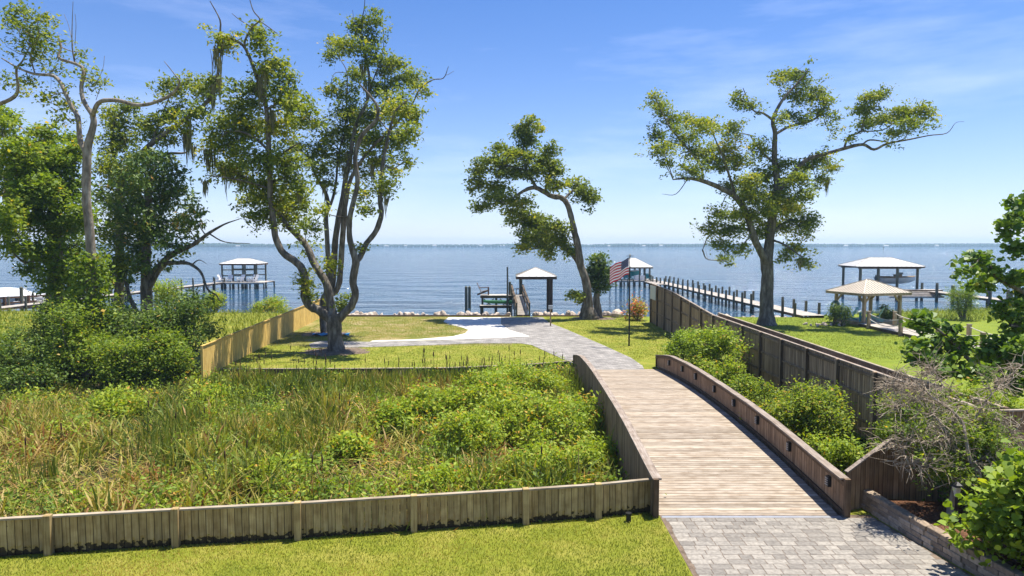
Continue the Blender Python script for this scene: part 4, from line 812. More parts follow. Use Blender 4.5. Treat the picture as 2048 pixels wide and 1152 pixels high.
T7.limb([(292, 590, .15), (325, 532, .13), (355, 526, .12), (380, 528, .1), (402, 545, .08), (415, 578, .06), (432, 590, .04), (440, 602, .02)], dy=(0, -2.5), k=7); T7.limb([(384, 529, .05), (398, 520, .03), (413, 527, .015)], dy=(-1.8, -1.8), k=4)
T7.limb([(282, 640, .16), (262, 600, .13), (250, 560, .09)], dy=(0, 1), k=7)
T7.clumps([(300, 330, 54, 26), (342, 350, 40, 26), (268, 360, 46, 32), (352, 398, 40, 32), (302, 410, 56, 38), (250, 420, 38, 38), (372, 440, 32, 28), (322, 460, 54, 32), (270, 480, 46, 36), (345, 490, 40, 22), (292, 528, 46, 26), (240, 540, 36, 30), (390, 480, 16, 14), (330, 375, 40, 30), (280, 440, 40, 30), (385, 415, 16, 22)], lai=1.7, leaf=0.24, n_leaf=22)
T7.finish('leaf_magnolia', L_=.25, W_=.11, up=.2)
b8 = Vector((-26.8, 38.5, -0.35))
T8 = Tree('oak_tree', 'vine-smothered oak with hanging moss beside the rail fence', b8, 38.5, depth_r=2.6)
T8.limb([(105, 700, .6), (108, 620, .45), (112, 520, .36), (108, 420, .3), (95, 350, .22), (80, 290, .12)], k=10); T8.limb([(110, 470, .22), (70, 420, .17), (40, 370, .11), (20, 300, .05)], dy=(0, -2)); T8.limb([(110, 440, .2), (140, 380, .14), (150, 320, .07)], dy=(0, 2)); T8.limb([(112, 540, .15), (80, 520, .11), (50, 525, .07), (20, 500, .03)], dy=(0, -2), k=6)
T8.clumps([(30, 300, 38, 34), (80, 302, 38, 36), (125, 322, 36, 30), (30, 370, 38, 36), (90, 380, 46, 36), (142, 372, 34, 38), (60, 440, 46, 36), (122, 440, 42, 38), (26, 480, 32, 26), (90, 500, 44, 28), (142, 500, 34, 38), (112, 560, 36, 36), (60, 540, 26, 16), (20, 235, 24, 22), (85, 262, 32, 20), (140, 272, 18, 16), (125, 600, 30, 30), (30, 420, 30, 26), (5, 340, 22, 30), (160, 430, 26, 36), (155, 560, 26, 36), (2, 250, 26, 26), (50, 340, 38, 36), (8, 440, 28, 28), (60, 390, 36, 30), (150, 300, 26, 24), (100, 330, 36, 30)], lai=2.6, leaf=.2)
T8.hang([(15, 380, 16, 90), (8, 430, 12, 70), (30, 270, 10, 50), (90, 300, 8, 40), (50, 500, 10, 40)], n=26)
T8.finish('leaf_vine', L_=.2, W_=.12)
# --- broadleaf tree over the fence on the right
T9 = Tree('broadleaf_tree', 'broad-leaved tree leaning into view above the rope-railed walkway', Vector((17.0, 20.5, 0)), 20.0, depth_r=.8, bark='bark')
T9.limb([(2170, 850, .2), (2150, 700, .17), (2120, 600, .14), (2090, 500, .1), (2060, 420, .05)], k=9); T9.limb([(2130, 630, .09), (2060, 590, .07), (2000, 560, .05), (1980, 530, .03), (1965, 505, .015)], dy=(0, -.8), k=7); T9.limb([(2140, 680, .09), (2080, 660, .07), (2020, 650, .04)], dy=(0, -.8), k=6)
T9.clumps([(2042, 405, 14, 16), (2032, 435, 20, 18), (2020, 465, 22, 20), (2042, 500, 26, 24), (1958, 520, 26, 17), (1935, 540, 16, 14), (1985, 545, 24, 16), (1960, 572, 22, 13), (2030, 560, 20, 20), (2042, 600, 20, 20), (2018, 628, 26, 16), (2038, 655, 24, 20)], lai=1.7, leaf=.13, tuft=.12, n_leaf=14)
T9.finish('leaf_broad', L_=.15, W_=.13, up=.4, hexa=True)
T9b = Tree('broadleaf_tree', 'young broad-leaved tree with thin stems between the tall fence and walkway', Vector((13.2, 18.6, -.1)), 18.3, depth_r=.8, bark='bark')
T9b.limb([(2010, 900, .09), (1985, 800, .07), (1950, 735, .06), (1910, 690, .045), (1870, 655, .03), (1840, 640, .015)], k=7); T9b.limb([(1985, 800, .05), (2000, 740, .04), (2015, 690, .02)], dy=(0, .5), k=6); T9b.limb([(1950, 735, .04), (1900, 735, .03), (1850, 715, .015)], dy=(0, -.5), k=6)
T9b.clumps([(1842, 650, 28, 16), (1870, 688, 42, 24), (1850, 718, 34, 20), (1920, 690, 28, 18), (1890, 735, 34, 18), (2010, 690, 34, 24), (2032, 720, 24, 28), (1985, 715, 26, 18), (1950, 750, 30, 18), (1830, 690, 18, 12), (1905, 655, 14, 9), (2020, 770, 24, 24)], lai=2.0, leaf=.13, tuft=.11, n_leaf=16)
T9b.finish('leaf_broad', L_=.15, W_=.13, up=.4, hexa=True)
# --- grey half-dead shrub
b11 = Vector((8.75, 13.75, .2))
T11 = Tree('dead_shrub', 'half-dead shrub of bare grey twigs leaning over the brown board fence', b11, 13.8, bark='bark_pale', cat='shrub', depth_r=.5)
T11.limb([(1900, 1062, .085), (1900, 1020, .07), (1908, 985, .06), (1915, 950, .06)], k=9)
def grey(pts, dy=(0, 0)): return T11.limb(pts, dy, k=6)
arms = [grey([(1915, 955, .06), (1958, 953, .05), (1941, 928, .045), (1926, 911, .04), (1907, 890, .03), (1894, 868, .024), (1880, 846, .018), (1860, 822, .012)], (0, .5)), grey([(1941, 928, .04), (1930, 870, .035), (1924, 843, .03), (1894, 814, .028), (1865, 795, .024), (1846, 775, .02), (1822, 756, .014), (1797, 741, .008)], (0, 1.2)),
        grey([(1912, 960, .04), (1880, 919, .028), (1856, 933, .02), (1831, 928, .016), (1809, 909, .012), (1783, 894, .007)], (0, .2)), grey([(1924, 850, .024), (1960, 840, .02), (2000, 870, .016), (2048, 885, .01)], (1, .6)), grey([(1894, 814, .016), (1885, 770, .012), (1860, 730, .007)], (1, 1.5)), grey([(1907, 890, .02), (1860, 872, .014), (1820, 880, .008)], (.3, .2)),
        grey([(1930, 870, .02), (1975, 800, .016), (2010, 760, .012), (2045, 730, .008)], (.5, 1.4)), grey([(1941, 928, .02), (1990, 900, .016), (2040, 850, .01)], (0, .8)), grey([(1865, 795, .014), (1830, 800, .01), (1790, 815, .006)], (1, .8)), grey([(1846, 775, .012), (1815, 775, .009), (1775, 770, .005)], (1.1, 1.3))]
for arm in arms:
    for k in range(75):
        i = int(rng.integers(len(arm) // 4, len(arm))); p = arm[i, :3]; d = rng.normal(0, 1, 3); d[2] = d[2] * .6 + .1; d[0] -= .35; d /= np.linalg.norm(d); ln = rng.uniform(.2, .62)
        q = p + d * ln * .5 + rng.normal(0, .04, 3); e = p + d * ln + np.array([0, 0, -.05]) + rng.normal(0, .05, 3)
        T11.twig.add(np.array([p, q, e]), [.009, .0065, .003], 3)
        for j in range(2):
            d2 = d + rng.normal(0, .6, 3); T11.twig.add(np.array([q, q + d2 * ln * .25, q + d2 * ln * .45 + rng.normal(0, .03, 3)]), [.006, .0045, .002], 3)
T11.clumps([(1800, 830, 34, 24), (1830, 860, 40, 24), (1790, 860, 26, 20), (1870, 940, 26, 14), (1960, 880, 40, 24), (1900, 850, 30, 18), (1930, 960, 30, 16), (1990, 930, 36, 24), (1850, 905, 30, 14), (1870, 800, 30, 20), (1930, 900, 40, 24), (1900, 930, 36, 20)], lai=1.5, leaf=.07, tuft=.09, n_leaf=16)
T11.finish('leaf_vine', L_=.075, W_=.035, trunkname='trunk', twigmat='dead_wood')

# ------------------------------------------------------------------ shrubs
GH = 'dense shrubs filling the bank on the left'
hedge = [(40, 690, 34.5, 2.0, 2.6, 'rounded dark evergreen shrub in front of the rail fence'), (118, 700, 35.5, 1.8, 2.6, 'dark shrub under the vine-smothered oak'), (170, 745, 31.5, 1.7, 2.3, 'bright-tipped shrub at the foot of the creeper-wrapped trunk'), (245, 715, 34.0, 1.8, 2.8, 'dark tall shrub under the magnolia'), (310, 725, 33.5, 1.7, 2.6, 'dark rounded shrub to the right of the magnolia trunk'), (372, 720, 34.0, 1.7, 2.3, 'dense deep green shrub beside the end of the yellow fence'), (50, 790, 30.0, 2.1, 2.4, 'olive shrub on the marsh edge in front of the dark evergreens'), (-30, 740, 31.5, 2.0, 2.9, 'tall olive shrub at the far end of the bank'), (255, 770, 31.0, 1.5, 1.7, 'loose olive shrub on the marsh edge under the magnolia'), (335, 765, 31.5, 1.4, 1.6, 'low shrub on the marsh edge near the yellow fence')]
for px, py, Y, r, h, lab in hedge:
    p = D(px, py, Y); dk = 'dark' in lab or 'deep' in lab
    shrub('shrub', lab, (p.x, Y, ground_z(p.x, Y).item()), r, h * (rng.uniform(1.1, 1.5) if px > 90 else .75) + .3, 9500, .14, 'leaf_dark' if dk else 'leaf_vine', GH, lobes=16, tone=.5)
for px, py, r, h, lab in [(335, 626, 1.5, 2.9, 'wispy open shore shrub with bare pale stems near the left pier'), (430, 624, 1.15, 1.75, 'round bright green shore bush standing alone'), (548, 619, 1.55, 1.9, 'wide bright green shore bush beside the yellow fence'), (520, 620, .9, 1.3, 'small bright shore bush adjoining the wide one')]:
    p = G(px, py, LAND); shrub('shore_shrub', lab, (p.x, p.y, ground_z(p.x, p.y).item()), r, h, 4200 if r > 1 else 1800, .16, 'leaf_bright', 'bright shrubs along the left shore', lobes=12, tone=.62, stem_mat='bark_pale')
shrub('shrub', 'tall leafy shrub with reddish tips between bridge railing and tall fence', (9.2, 31.2, MARSH), 1.55, 3.2, 9000, .13, 'leaf_bright', lobes=16, tone=.5)
shrub('shrub', 'leafy shrub with pale new growth further along the tall fence', (8.35, 33.6, LAND), 1.0, 2.0, 4000, .12, 'leaf_bright', lobes=9, tone=.35)
shrub('shrub', 'waxy green bush against the middle of the tall fence', (9.35, 21.3, MARSH), 1.25, 2.55, 9000, .1, 'leaf_vine', lobes=14, tone=.6)
shrub('shrub', 'loose leafy growth between railing and fence midway along', (9.1, 25.2, MARSH), 1.1, 1.9, 5500, .1, 'leaf_vine', lobes=16, tone=.55, lobe=(.2, .4), spread=1.0)
shrub('shrub', 'loose yellow-green growth next to the tall red-tipped shrub', (8.9, 28.2, MARSH), 1.2, 2.0, 5500, .11, 'leaf_bright', lobes=16, tone=.6, lobe=(.2, .4), spread=1.0)
shrub('shrub', 'low bright bush beside the near end of the right railing', (8.7, 18.4, MARSH), .9, 1.5, 4500, .1, 'leaf_bright', lobes=9, tone=.5)
shrub('shrub', 'yellow-green rounded bush behind the dead grey twigs', (12.1, 17.2, -.05), 1.1, 2.5, 9000, .085, 'leaf_bright', lobes=12, tone=.55)
shrub('shrub', 'large-leaved green bush spilling over the block wall', (9.3, 11.75, .2), 1.2, 2.2, 9500, .135, 'leaf_bright', lobes=24, ratio=.8, tone=.35, hexa=True)
shrub('shrub', 'green understorey bush tangled through the dead grey twigs', (10.2, 15.0, .05), 1.15, 2.3, 9000, .075, 'leaf_vine', lobes=16, tone=.5)
shrub('shrub', 'feathery green shrub leaning on the near end of the tall fence', (10.0, 16.7, -.2), 1.0, 2.7, 9000, .07, 'leaf_vine', lobes=20, tone=.55, lobe=(.2, .4), spread=.95)
shrub('shrub', 'dark understorey bush beside the path lantern', (10.1, 14.3, .15), .9, 1.5, 4200, .08, 'leaf_dark', lobes=9)
shrub('flowering_plant', 'red and yellow leaved garden plant at the end of the tall fence', (10.2, 55.2, LAND), .75, 1.75, 900, .26, 'flower', lobes=8, cat='plant', ratio=.4)
p = G(1925, 640, LAND); shrub('young_pine', 'young round pine standing alone in the rough grass', (p.x, p.y, LAND), 1.05, 2.7, 6000, .22, 'leaf_vine', lobes=12, cat='tree', ratio=.12, tone=.4)
for px, py, r, h, lab in [(1684, 652, .6, 1.6, 'dark twiggy shrub under the gazebo hose reel'), (1668, 650, .5, 1.5, 'thin dark plant beside the gazebo corner post'), (1770, 645, .4, 1.4, 'slim dark plant behind the gazebo walkway'), (1785, 648, .35, 1.2, 'small leafy plant by the gazebo exit post')]:
    p = G(px, py, LAND); shrub('garden_plant', lab, (p.x, p.y, LAND), r, h, 1300, .13, 'leaf_dark', 'plants around the gazebo', lobes=7, cat='plant')
# mulch rings
for nm, c, r in [('mulch_ring', b0, 1.9), ('mulch_ring', b1, 1.7), ('mulch_ring', (b3 + b3b) / 2, 1.7)]:
    m = MB(); n = 22; ring = [(c.x + r * (1 + .15 * rng.normal()) * math.cos(2 * math.pi * k / n), c.y + .8 * r * (1 + .1 * rng.normal()) * math.sin(2 * math.pi * k / n), LAND + .006) for k in range(n)]
    m.add(ring + [(c.x + (q[0] - c.x) * .6, c.y + (q[1] - c.y) * .6, LAND + .06) for q in ring] + [(c.x, c.y, LAND + .10)], [(k, (k + 1) % n, n + (k + 1) % n, n + k) for k in range(n)] + [(n + k, n + (k + 1) % n, 2 * n) for k in range(n)])
    tag(m.build(nm, 'dirt', smooth=True), kind='structure')
tp = thing('blue_tarp', 'small crumpled blue tarp lying at the foot of the upright oak', 'tarp', (b1.x + .5, b1.y - .9, LAND))
m = MB(); N = 9
tv = [(b1.x - .5 + 2.4 * i / (N - 1), b1.y - 1.3 + .7 * j / 4, LAND + .10 + .09 * math.sin(i * 2.1 + j) + .05 * rng.random()) for j in range(5) for i in range(N)]
m.add(tv, [(j * N + i, j * N + i + 1, (j + 1) * N + i + 1, (j + 1) * N + i) for j in range(4) for i in range(N - 1)]).build('sheet', 'blue_tarp', tp, True)

# ------------------------------------------------------------------ marsh growth
def blades(name, P, h, w, tone, lean, mat, label=None, cat=None, kind='stuff', dirs=None, droop=1.0):
    n = len(P); a = rng.uniform(0, 2 * math.pi, n) if dirs is None else dirs; d = np.stack([np.cos(a), np.sin(a), np.zeros(n)], 1)
    f = rng.uniform(0, math.pi, n); s = np.stack([np.cos(f), np.sin(f), np.zeros(n)], 1) * w[:, None]
    V = np.empty((n, 4, 2, 3))
    for k, (t, ww) in enumerate(((0, .8), (.4, 1), (.75, .75), (1, .08))):
        c = P + d * (lean * h * t ** 1.9)[:, None]; c[:, 2] += h * t * (1 - droop * .45 * lean * t)
        V[:, k, 0] = c - s * ww; V[:, k, 1] = c + s * ww
    b = np.arange(n)[:, None] * 8; Q = np.concatenate([b + np.array([[0, 1, 3, 2]]), b + np.array([[2, 3, 5, 4]]), b + np.array([[4, 5, 7, 6]])], 0)
    o = link_mesh(name, mesh_np(name, V.reshape(-1, 3), Q, np.tile(tone, 3)), mat)
    return tag(o, label, cat, None, kind)
def marsh_points(n):
    X = rng.uniform(-26.8, 10.8, n); Y = rng.uniform(11, 36, n); k = in_marsh(X, Y) & (X / Y > -1.2) & ~((X > 3.0) & (X < 7.4)); return X[k], Y[k]
X, Y = marsh_points(106000)
pn = vnoise(X + 40, Y, 3, 2.2); pn2 = vnoise(X + 40, Y, 5, 0.9)
back = np.clip((Y - 27) / 5, 0, 1)
pn3 = vnoise(X + 40, Y, 17, .42); keep = rng.random(len(X)) < np.clip(.25 + .75 * pn + .3 * back, 0, 1) * np.clip((pn3 - .22) * 2.4, 0.04, 1); pn3 = pn3[keep]; X, Y, pn, pn2, back = X[keep], Y[keep], pn[keep], pn2[keep], back[keep]
edge_low = np.where(Y > back_y(X) - 2.6, .62, 1.0)
right_low = np.clip((X - .0) / 2.5, 0, 1) * np.clip((19 - Y) / 3, 0, 1)
h = (.55 + .35 * pn3 + .8 * pn * rng.uniform(.6, 1.25, len(X)) + .0 * back) * (1 - .45 * right_low) * np.where(X > 7, .75, 1) * np.where(X < 3.2, edge_low, 1)
tone = np.clip(.62 * vnoise(X + 40, Y, 23, 3.1) ** 1.3 + .40 * pn2 - .03 + rng.normal(0, .2, len(X)) + .10 * (1 - pn) - .1 * back, 0, 1); tone = np.where(X > 7, tone * .6 + .12, tone)
lean = np.clip(rng.gamma(2.0, .22, len(X)) + .35 * (1 - pn) - .25 * back, .03, 1.5)
blades('marsh_grass', np.stack([X, Y, np.full(len(X), MARSH)], 1), h, rng.uniform(.014, .034, len(X)), tone, lean, 'reed')
# flattened straw
X, Y = marsh_points(22500); pn = vnoise(X + 40, Y, 3, 2.2); k = rng.random(len(X)) < np.clip(1.15 - 1.5 * pn, 0, 1); X, Y = X[k], Y[k]
blades('fallen_straw', np.stack([X, Y, np.full(len(X), MARSH + .12)], 1), rng.uniform(.5, 1.0, len(X)), rng.uniform(.008, .017, len(X)), np.clip(rng.normal(.8, .1, len(X)), 0, 1), rng.uniform(1.0, 1.9, len(X)), 'reed', droop=1.0)
# tall cattail stand at the back and in clumps
cl = [(rng.uniform(-13, 2.8), rng.uniform(29.5, 33)) for _ in range(60)] + [(rng.uniform(-13, 3), rng.uniform(15, 30)) for _ in range(42)] + [(2.7, 20), (2.75, 22), (2.6, 24.5), (2.7, 27), (2.6, 29)]
PX = np.concatenate([rng.normal(c[0], .35, 42) for c in cl]); PY = np.concatenate([rng.normal(c[1], .35, 42) for c in cl]); k = in_marsh(PX, PY) & (PX < 2.98); PX, PY = PX[k], PY[k]; n = len(PX)
blades('cattail_leaves', np.stack([PX, PY, np.full(n, MARSH)], 1), rng.uniform(1.0, 1.7, n) * np.where(PY < 19, .75, np.where(PY > 30.5, .56, 1)), rng.uniform(.010, .018, n), np.clip(rng.normal(.30, .14, n), 0, 1), np.clip(rng.gamma(2, .11, n), .02, .7), 'reed', droop=.7)
hm = Tubes(); hs = Tubes()
for _ in range(110):
    c = cl[int(rng.integers(0, 72))]; x, y = rng.normal(c[0], .4), min(rng.normal(c[1] + .3, .5), 33.0)
    if not in_marsh(x, y) or x > 2.9: continue
    zt = MARSH + rng.uniform(1.25, 1.95); dx = rng.normal(0, .05)
    hs.add(np.array([[x, y, MARSH], [x + dx, y, zt + .12]]), [.007, .004], 4); hm.add(np.array([[x + dx * .85, y, zt - .22], [x + dx * .86, y, zt - .2], [x + dx * .97, y, zt - .02], [x + dx, y, zt]]), [.006, .02, .02, .005], 6)
tag(hs.build('cattail_stems', 'leaf_bright' if False else 'fence_wood', None), kind='stuff'); tag(hm.build('cattail_heads', 'cattail', None), kind='stuff')
# low leafy weeds
X, Y = marsh_points(10100); pn = vnoise(X + 10, Y, 9, 1.6); k = (rng.random(len(X)) < np.clip(pn * 1.7 - .55 + .4 * (Y < 17.5), 0, 1)); X, Y = X[k], Y[k]; n = len(X)
zc = MARSH + rng.uniform(.2, 1.0, n) * np.where(X > 0, 1.0, .9); m_ = rng.poisson(24, n)
C = np.repeat(np.stack([X, Y, zc], 1), m_, 0) + rng.normal(0, 1, (m_.sum(), 3)) * np.array([.2, .2, .14])
V, Q = leaf_arrays(C, .12, .055, .5); tn = np.clip(np.repeat(rng.normal(.38, .26, n), m_) + rng.normal(0, .15, m_.sum()), 0, 1)
tag(link_mesh('marsh_weeds', mesh_np('marsh_weeds', V, Q, tn), 'leaf_bright'), kind='stuff')
fc = [(rng.uniform(-13, 2), rng.uniform(15.5, 29)) for _ in range(20)]
PX = np.concatenate([rng.normal(c[0], .2, 70) for c in fc]); PY = np.concatenate([rng.normal(c[1], .2, 70) for c in fc]); k = in_marsh(PX, PY); PX, PY = PX[k], PY[k]; n = len(PX)
blades('dead_fern', np.stack([PX, PY, np.full(n, MARSH + .2)], 1), rng.uniform(.3, .75, n), rng.uniform(.012, .024, n), np.clip(rng.normal(.98, .04, n), 0, 1), rng.uniform(.3, 1.3, n), 'reed')
GM = 'leafy shrubs growing in the marsh'
ms = [(870, 860, .95, 1.7, 'yellow-green marsh shrub nearest the cattails in the middle'), (800, 880, .6, 1.3, 'small yellow-green shrub among the straw'), (955, 840, 1.25, 2.0, 'tall bright shrub in the marsh beside the middle one'), (1020, 880, 1.15, 1.75, 'broad bright shrub in the marsh centre'), (1090, 900, 1.3, 1.7, 'widest yellow-green marsh shrub'), (1160, 880, 1.0, 1.55, 'bright shrub close to the left bridge railing'), (1010, 810, 1.1, 1.7, 'shrub at the back of the bright thicket'), (1090, 815, 1.0, 1.6, 'shrub by the cattails near the railing'), (940, 915, .9, 1.4, 'low bright shrub before the thicket'), (700, 930, .5, .8, 'small leafy clump standing in dry straw'), (1180, 950, .7, .9, 'low olive bush near the bridge post'), (1080, 965, .8, .9, 'low spreading bush between thicket and low fence'), (560, 985, .6, .75, 'low bright weed bush just behind the low fence'), (880, 1000, .7, .7, 'low leafy clump behind the low fence boards'), (430, 830, .8, 1.1, 'light green bush where the bank meets the marsh'), (240, 850, .9, 1.2, 'pale leafy marsh bush before the dark bank')]
for px, py, r, h_, lab in ms:
    p = G(px, py, MARSH); shrub('marsh_shrub', lab, (p.x, p.y, MARSH), r, h_, 5200, .14, 'leaf_bright', GM, lobes=30, tone=.62, ratio=.42, flat=.9, lobe=(.14, .32), spread=1.05)
# lawn blades: near strip thick, far lawn sparse
n = 100000; X = rng.uniform(-15, 3.2, n); Y = rng.uniform(10.8, 14.9, n); k = Y < fence_y(X) - .06; X, Y = X[k], Y[k]; n = len(X)
pt = vnoise(X + 30, Y, 11, 1.3); 
blades('lawn_grass', np.stack([X, Y, np.zeros(n)], 1), rng.uniform(.025, .06, n), rng.uniform(.003, .006, n), np.clip(-.05 + .75 * pt + .45 * vnoise(X + 30, Y, 31, 3.7) + rng.normal(0, .15, n), 0, 1), rng.uniform(.1, .9, n), 'grass')
n = 110000; X = rng.uniform(-15, 30, n); Y = rng.uniform(34, 57.5, n); k = (np.abs(X - 11.2) > .6) & (Y > back_y(np.minimum(X, 3.9)) + .15)
gx = 1024 + F * X / Y; gy = 490 + F * (HC - LAND) / Y
def in_poly(px, py, poly):
    r = np.zeros(len(px), bool); j = len(poly) - 1
    for i in range(len(poly)):
        xi, yi = poly[i]; xj, yj = poly[j]; c = ((yi > py) != (yj > py)) & (px < (xj - xi) * (py - yi) / (yj - yi + 1e-9) + xi); r ^= c; j = i
    return r
k &= ~in_poly(gx, gy, [(1185, 747), (1120, 717), (1062, 691), (950, 688), (850, 692), (615, 698), (615, 680), (740, 681), (905, 672), (937, 660), (885, 643), (897, 633), (1087, 633), (1100, 645), (1137, 660), (1207, 690), (1264, 716), (1296, 747)])
X, Y = X[k], Y[k]; n = len(X); pt = vnoise(X + 30, Y, 13, 2.0)
blades('far_lawn_grass', np.stack([X, Y, np.full(n, LAND)], 1), rng.uniform(.03, .09, n), rng.uniform(.006, .014, n), np.clip(.2 + .5 * pt + rng.normal(0, .15, n) + np.where((X < 0) & (Y > 42), .22, 0), 0, 1), rng.uniform(.2, 1.0, n), 'grass')
# rough shore grass on both neighbouring banks
n = 26000; X = np.concatenate([rng.uniform(-48, -16.6, n // 2), rng.uniform(30, 62, n // 2)]); Y = np.concatenate([rng.uniform(44, 62.5, n // 2), rng.uniform(54, 70, n // 2)]); k = (Y < shore_y(X) + .4) & (X / Y > -.8); X, Y = X[k], Y[k]; n = len(X)
blades('shore_grass', np.stack([X, Y, ground_z(X, Y)], 1), rng.uniform(.15, .55, n), rng.uniform(.012, .025, n), np.clip(rng.normal(.45, .15, n), 0, 1), rng.uniform(.2, .9, n), 'grass')

# ------------------------------------------------------------------ seawall and riprap
sw = thing('seawall', 'low timber seawall capping the end of the lawn', 'seawall', (-16.4, 58.3, WATER))
for a, b in ((-16.4, -.2), (1.9, 11.0)):
    MB().box(((a + b) / 2, 58.32, -.75), (b - a, .08, 1.2)).build('sheeting', 'fence_grey', sw); MB().box(((a + b) / 2, 58.30, -.13), (b - a, .26, .06)).build('cap_board', 'fence_grey', sw)
def rock_mesh(k):
    r = np.random.default_rng(k); import bmesh
    bm = bmesh.new(); bmesh.ops.create_icosphere(bm, subdivisions=2, radius=.5)
    ax = r.normal(size=(7, 3)); ax /= np.linalg.norm(ax, axis=1)[:, None]; of = r.uniform(.26, .42, 7)
    for v in bm.verts:
        p = np.array(v.co)
        for a_, o_ in zip(ax, of):
            e = p @ a_ - o_
            if e > 0: p = p - a_ * e
        v.co = p * (1 + .04 * r.normal())
    me = bpy.data.meshes.new('rock'); bm.to_mesh(me); bm.free(); return me
rocks = [rock_mesh(k) for k in range(6)]
for me_ in rocks: me_.materials.append(M['rock'])
def rock(x, y, z, s, lab, grp):
    o = bpy.data.objects.new('rock', rocks[int(rng.integers(6))]); COL.objects.link(o); o.location = (x, y, z); o.rotation_euler = tuple(rng.uniform(0, 6, 3)); o.scale = (s * rng.uniform(.8, 1.4), s * rng.uniform(.8, 1.2), s * rng.uniform(.7, 1.0)); tag(o, lab, 'rock', grp)
for k in range(190):
    x = rng.uniform(-16, 11); 
    if -.3 < x < 2.0: continue
    rock(x, 58.72 + abs(rng.normal(0, .38)), -.30 + rng.uniform(-.2, .22), rng.uniform(.3, .75), 'pale riprap rock in the row outside the seawall', 'riprap rocks along the seawall')
for k in range(46): rock(rng.uniform(12, 26), 58.2 + rng.normal(0, .4), -.55 + rng.uniform(-.1, .2), rng.uniform(.35, .75), 'grey riprap rock on the neighbouring shore by the long pier', 'riprap rocks by the long pier')
rock(8.9, 57.6, -.05, 1.1, 'single large tan boulder behind the flagpole at the shore', None)
for k in range(14): rock(24.2 + rng.normal(0, .9), 51.6 + rng.normal(0, .5), LAND + .05, rng.uniform(.2, .4), 'small white stone edging the gazebo bed', 'stones edging the gazebo bed')

# ------------------------------------------------------------------ flag and pole
fp = G(1258, 692, LAND); fl = thing('flagpole', 'slim black flagpole standing in the lawn right of the drive', 'flagpole', fp)
ztop = D(1258, 510, fp.y).z
MB().tube([fp, (fp.x, fp.y, ztop)], [.05, .032], 10).build('pole', 'black_metal', fl)
MB().tube([(fp.x, fp.y, ztop - .03), (fp.x, fp.y, ztop + .02), (fp.x, fp.y, ztop + .07)], [.03, .05, .015], 8).build('finial', 'gold', fl); MB().beam((fp.x - .22, fp.y, ztop - .06), (fp.x + .22, fp.y, ztop - .06), .03, .03).build('truck', 'black_metal', fl)
fg = thing('flag', 'United States flag drooping in the breeze from the black pole', 'flag', (fp.x - .05, fp.y, ztop - .3))
NU, NV = 24, 14; fv = []; uvs = []
zt = D(1258, 516, fp.y).z; zb = D(1258, 549, fp.y).z
for j in range(NV + 1):
    for i in range(NU + 1):
        u, v = i / NU, j / NV
        x = fp.x - .06 - 1.12 * u ** .95; z = zb + (zt - zb) * v - (.62 * u ** 1.15) * (1 - .12 * v) + .04 * math.sin(9 * u + 2 * v); y = fp.y + .12 * math.sin(7 * u + 1.5 * v) * u ** .5
        fv.append((x, y, z)); uvs.append((u, v))
mf = MB().add(fv, [(j * (NU + 1) + i, j * (NU + 1) + i + 1, (j + 1) * (NU + 1) + i + 1, (j + 1) * (NU + 1) + i) for j in range(NV) for i in range(NU)])
fo = mf.build('cloth', 'flag', fg, True); uvl = fo.data.uv_layers.new(name='UVMap')
for lp in fo.data.loops: uvl.data[lp.index].uv = uvs[lp.vertex_index]

# ------------------------------------------------------------------ roofs, piers, chairs, boats
def hip_roof(parent, c, w, d, ze, zp, ridge, rz, mat, fascia='brown_wood', ribs=0.5, ribmat=None, th=.10):
    """hip roof on a w x d eave rectangle; ridge along local x"""
    R = Matrix.Rotation(rz, 3, 'Z'); c = Vector(c)
    L_ = lambda x, y, z: c + R @ Vector((x, y, 0)) + Vector((0, 0, z - c.z))
    E = [(-w / 2, -d / 2), (w / 2, -d / 2), (w / 2, d / 2), (-w / 2, d / 2)]; r = ridge / 2
    m = MB(); vs = [L_(x, y, ze) for x, y in E] + [L_(-r, 0, zp), L_(r, 0, zp)] + [L_(x * .98, y * .98, ze - .03) for x, y in E]
    m.add(vs, [(0, 1, 5, 4), (1, 2, 5), (2, 3, 4, 5), (3, 0, 4), (6, 9, 8, 7), (0, 6, 7, 1), (1, 7, 8, 2), (2, 8, 9, 3), (3, 9, 6, 0)]); ro = m.build('roof', mat, parent)
    f = MB()
    for a, b in zip(E, E[1:] + E[:1]): f.beam(L_(a[0] * .985, a[1] * .985, ze - .03 - th / 2), L_(b[0] * .985, b[1] * .985, ze - .03 - th / 2), .05, th)
    f.build('fascia', fascia, ro)
    g = MB()
    def zat(x, y):
        tx = 1.0 if w / 2 - r < 1e-6 else min(1.0, (w / 2 - abs(x)) / (w / 2 - r)); ty = (d / 2 - abs(y)) / (d / 2); return ze + (zp - ze) * max(0, min(tx, ty))
    n = int(w / ribs)
    for k in range(1, n):
        x = -w / 2 + w * k / n; tx = 1.0 if abs(x) <= r else (w / 2 - abs(x)) / (w / 2 - r)
        for s in (-1, 1): g.beam(L_(x, s * d / 2, ze + .02), L_(x, s * d / 2 * (1 - tx), ze + (zp - ze) * tx + .02), .035, .03)
    n = int(d / ribs)
    for k in range(1, n):
        y = -d / 2 + d * k / n; ty = (d / 2 - abs(y)) / (d / 2)
        for s in (-1, 1): g.beam(L_(s * w / 2, y, ze + .02), L_(s * (w / 2 - (w / 2 - r) * ty), y, ze + (zp - ze) * ty + .02), .035, .03)
    for (x, y) in E: g.beam(L_(x, y, ze + .02), L_(math.copysign(r, x) if r else 0, 0, zp + .02), .09, .04)
    if r: g.beam(L_(-r, 0, zp + .02), L_(r, 0, zp + .02), .1, .04)
    g.build('roof_seams', ribmat or mat, ro)
pile_me = None
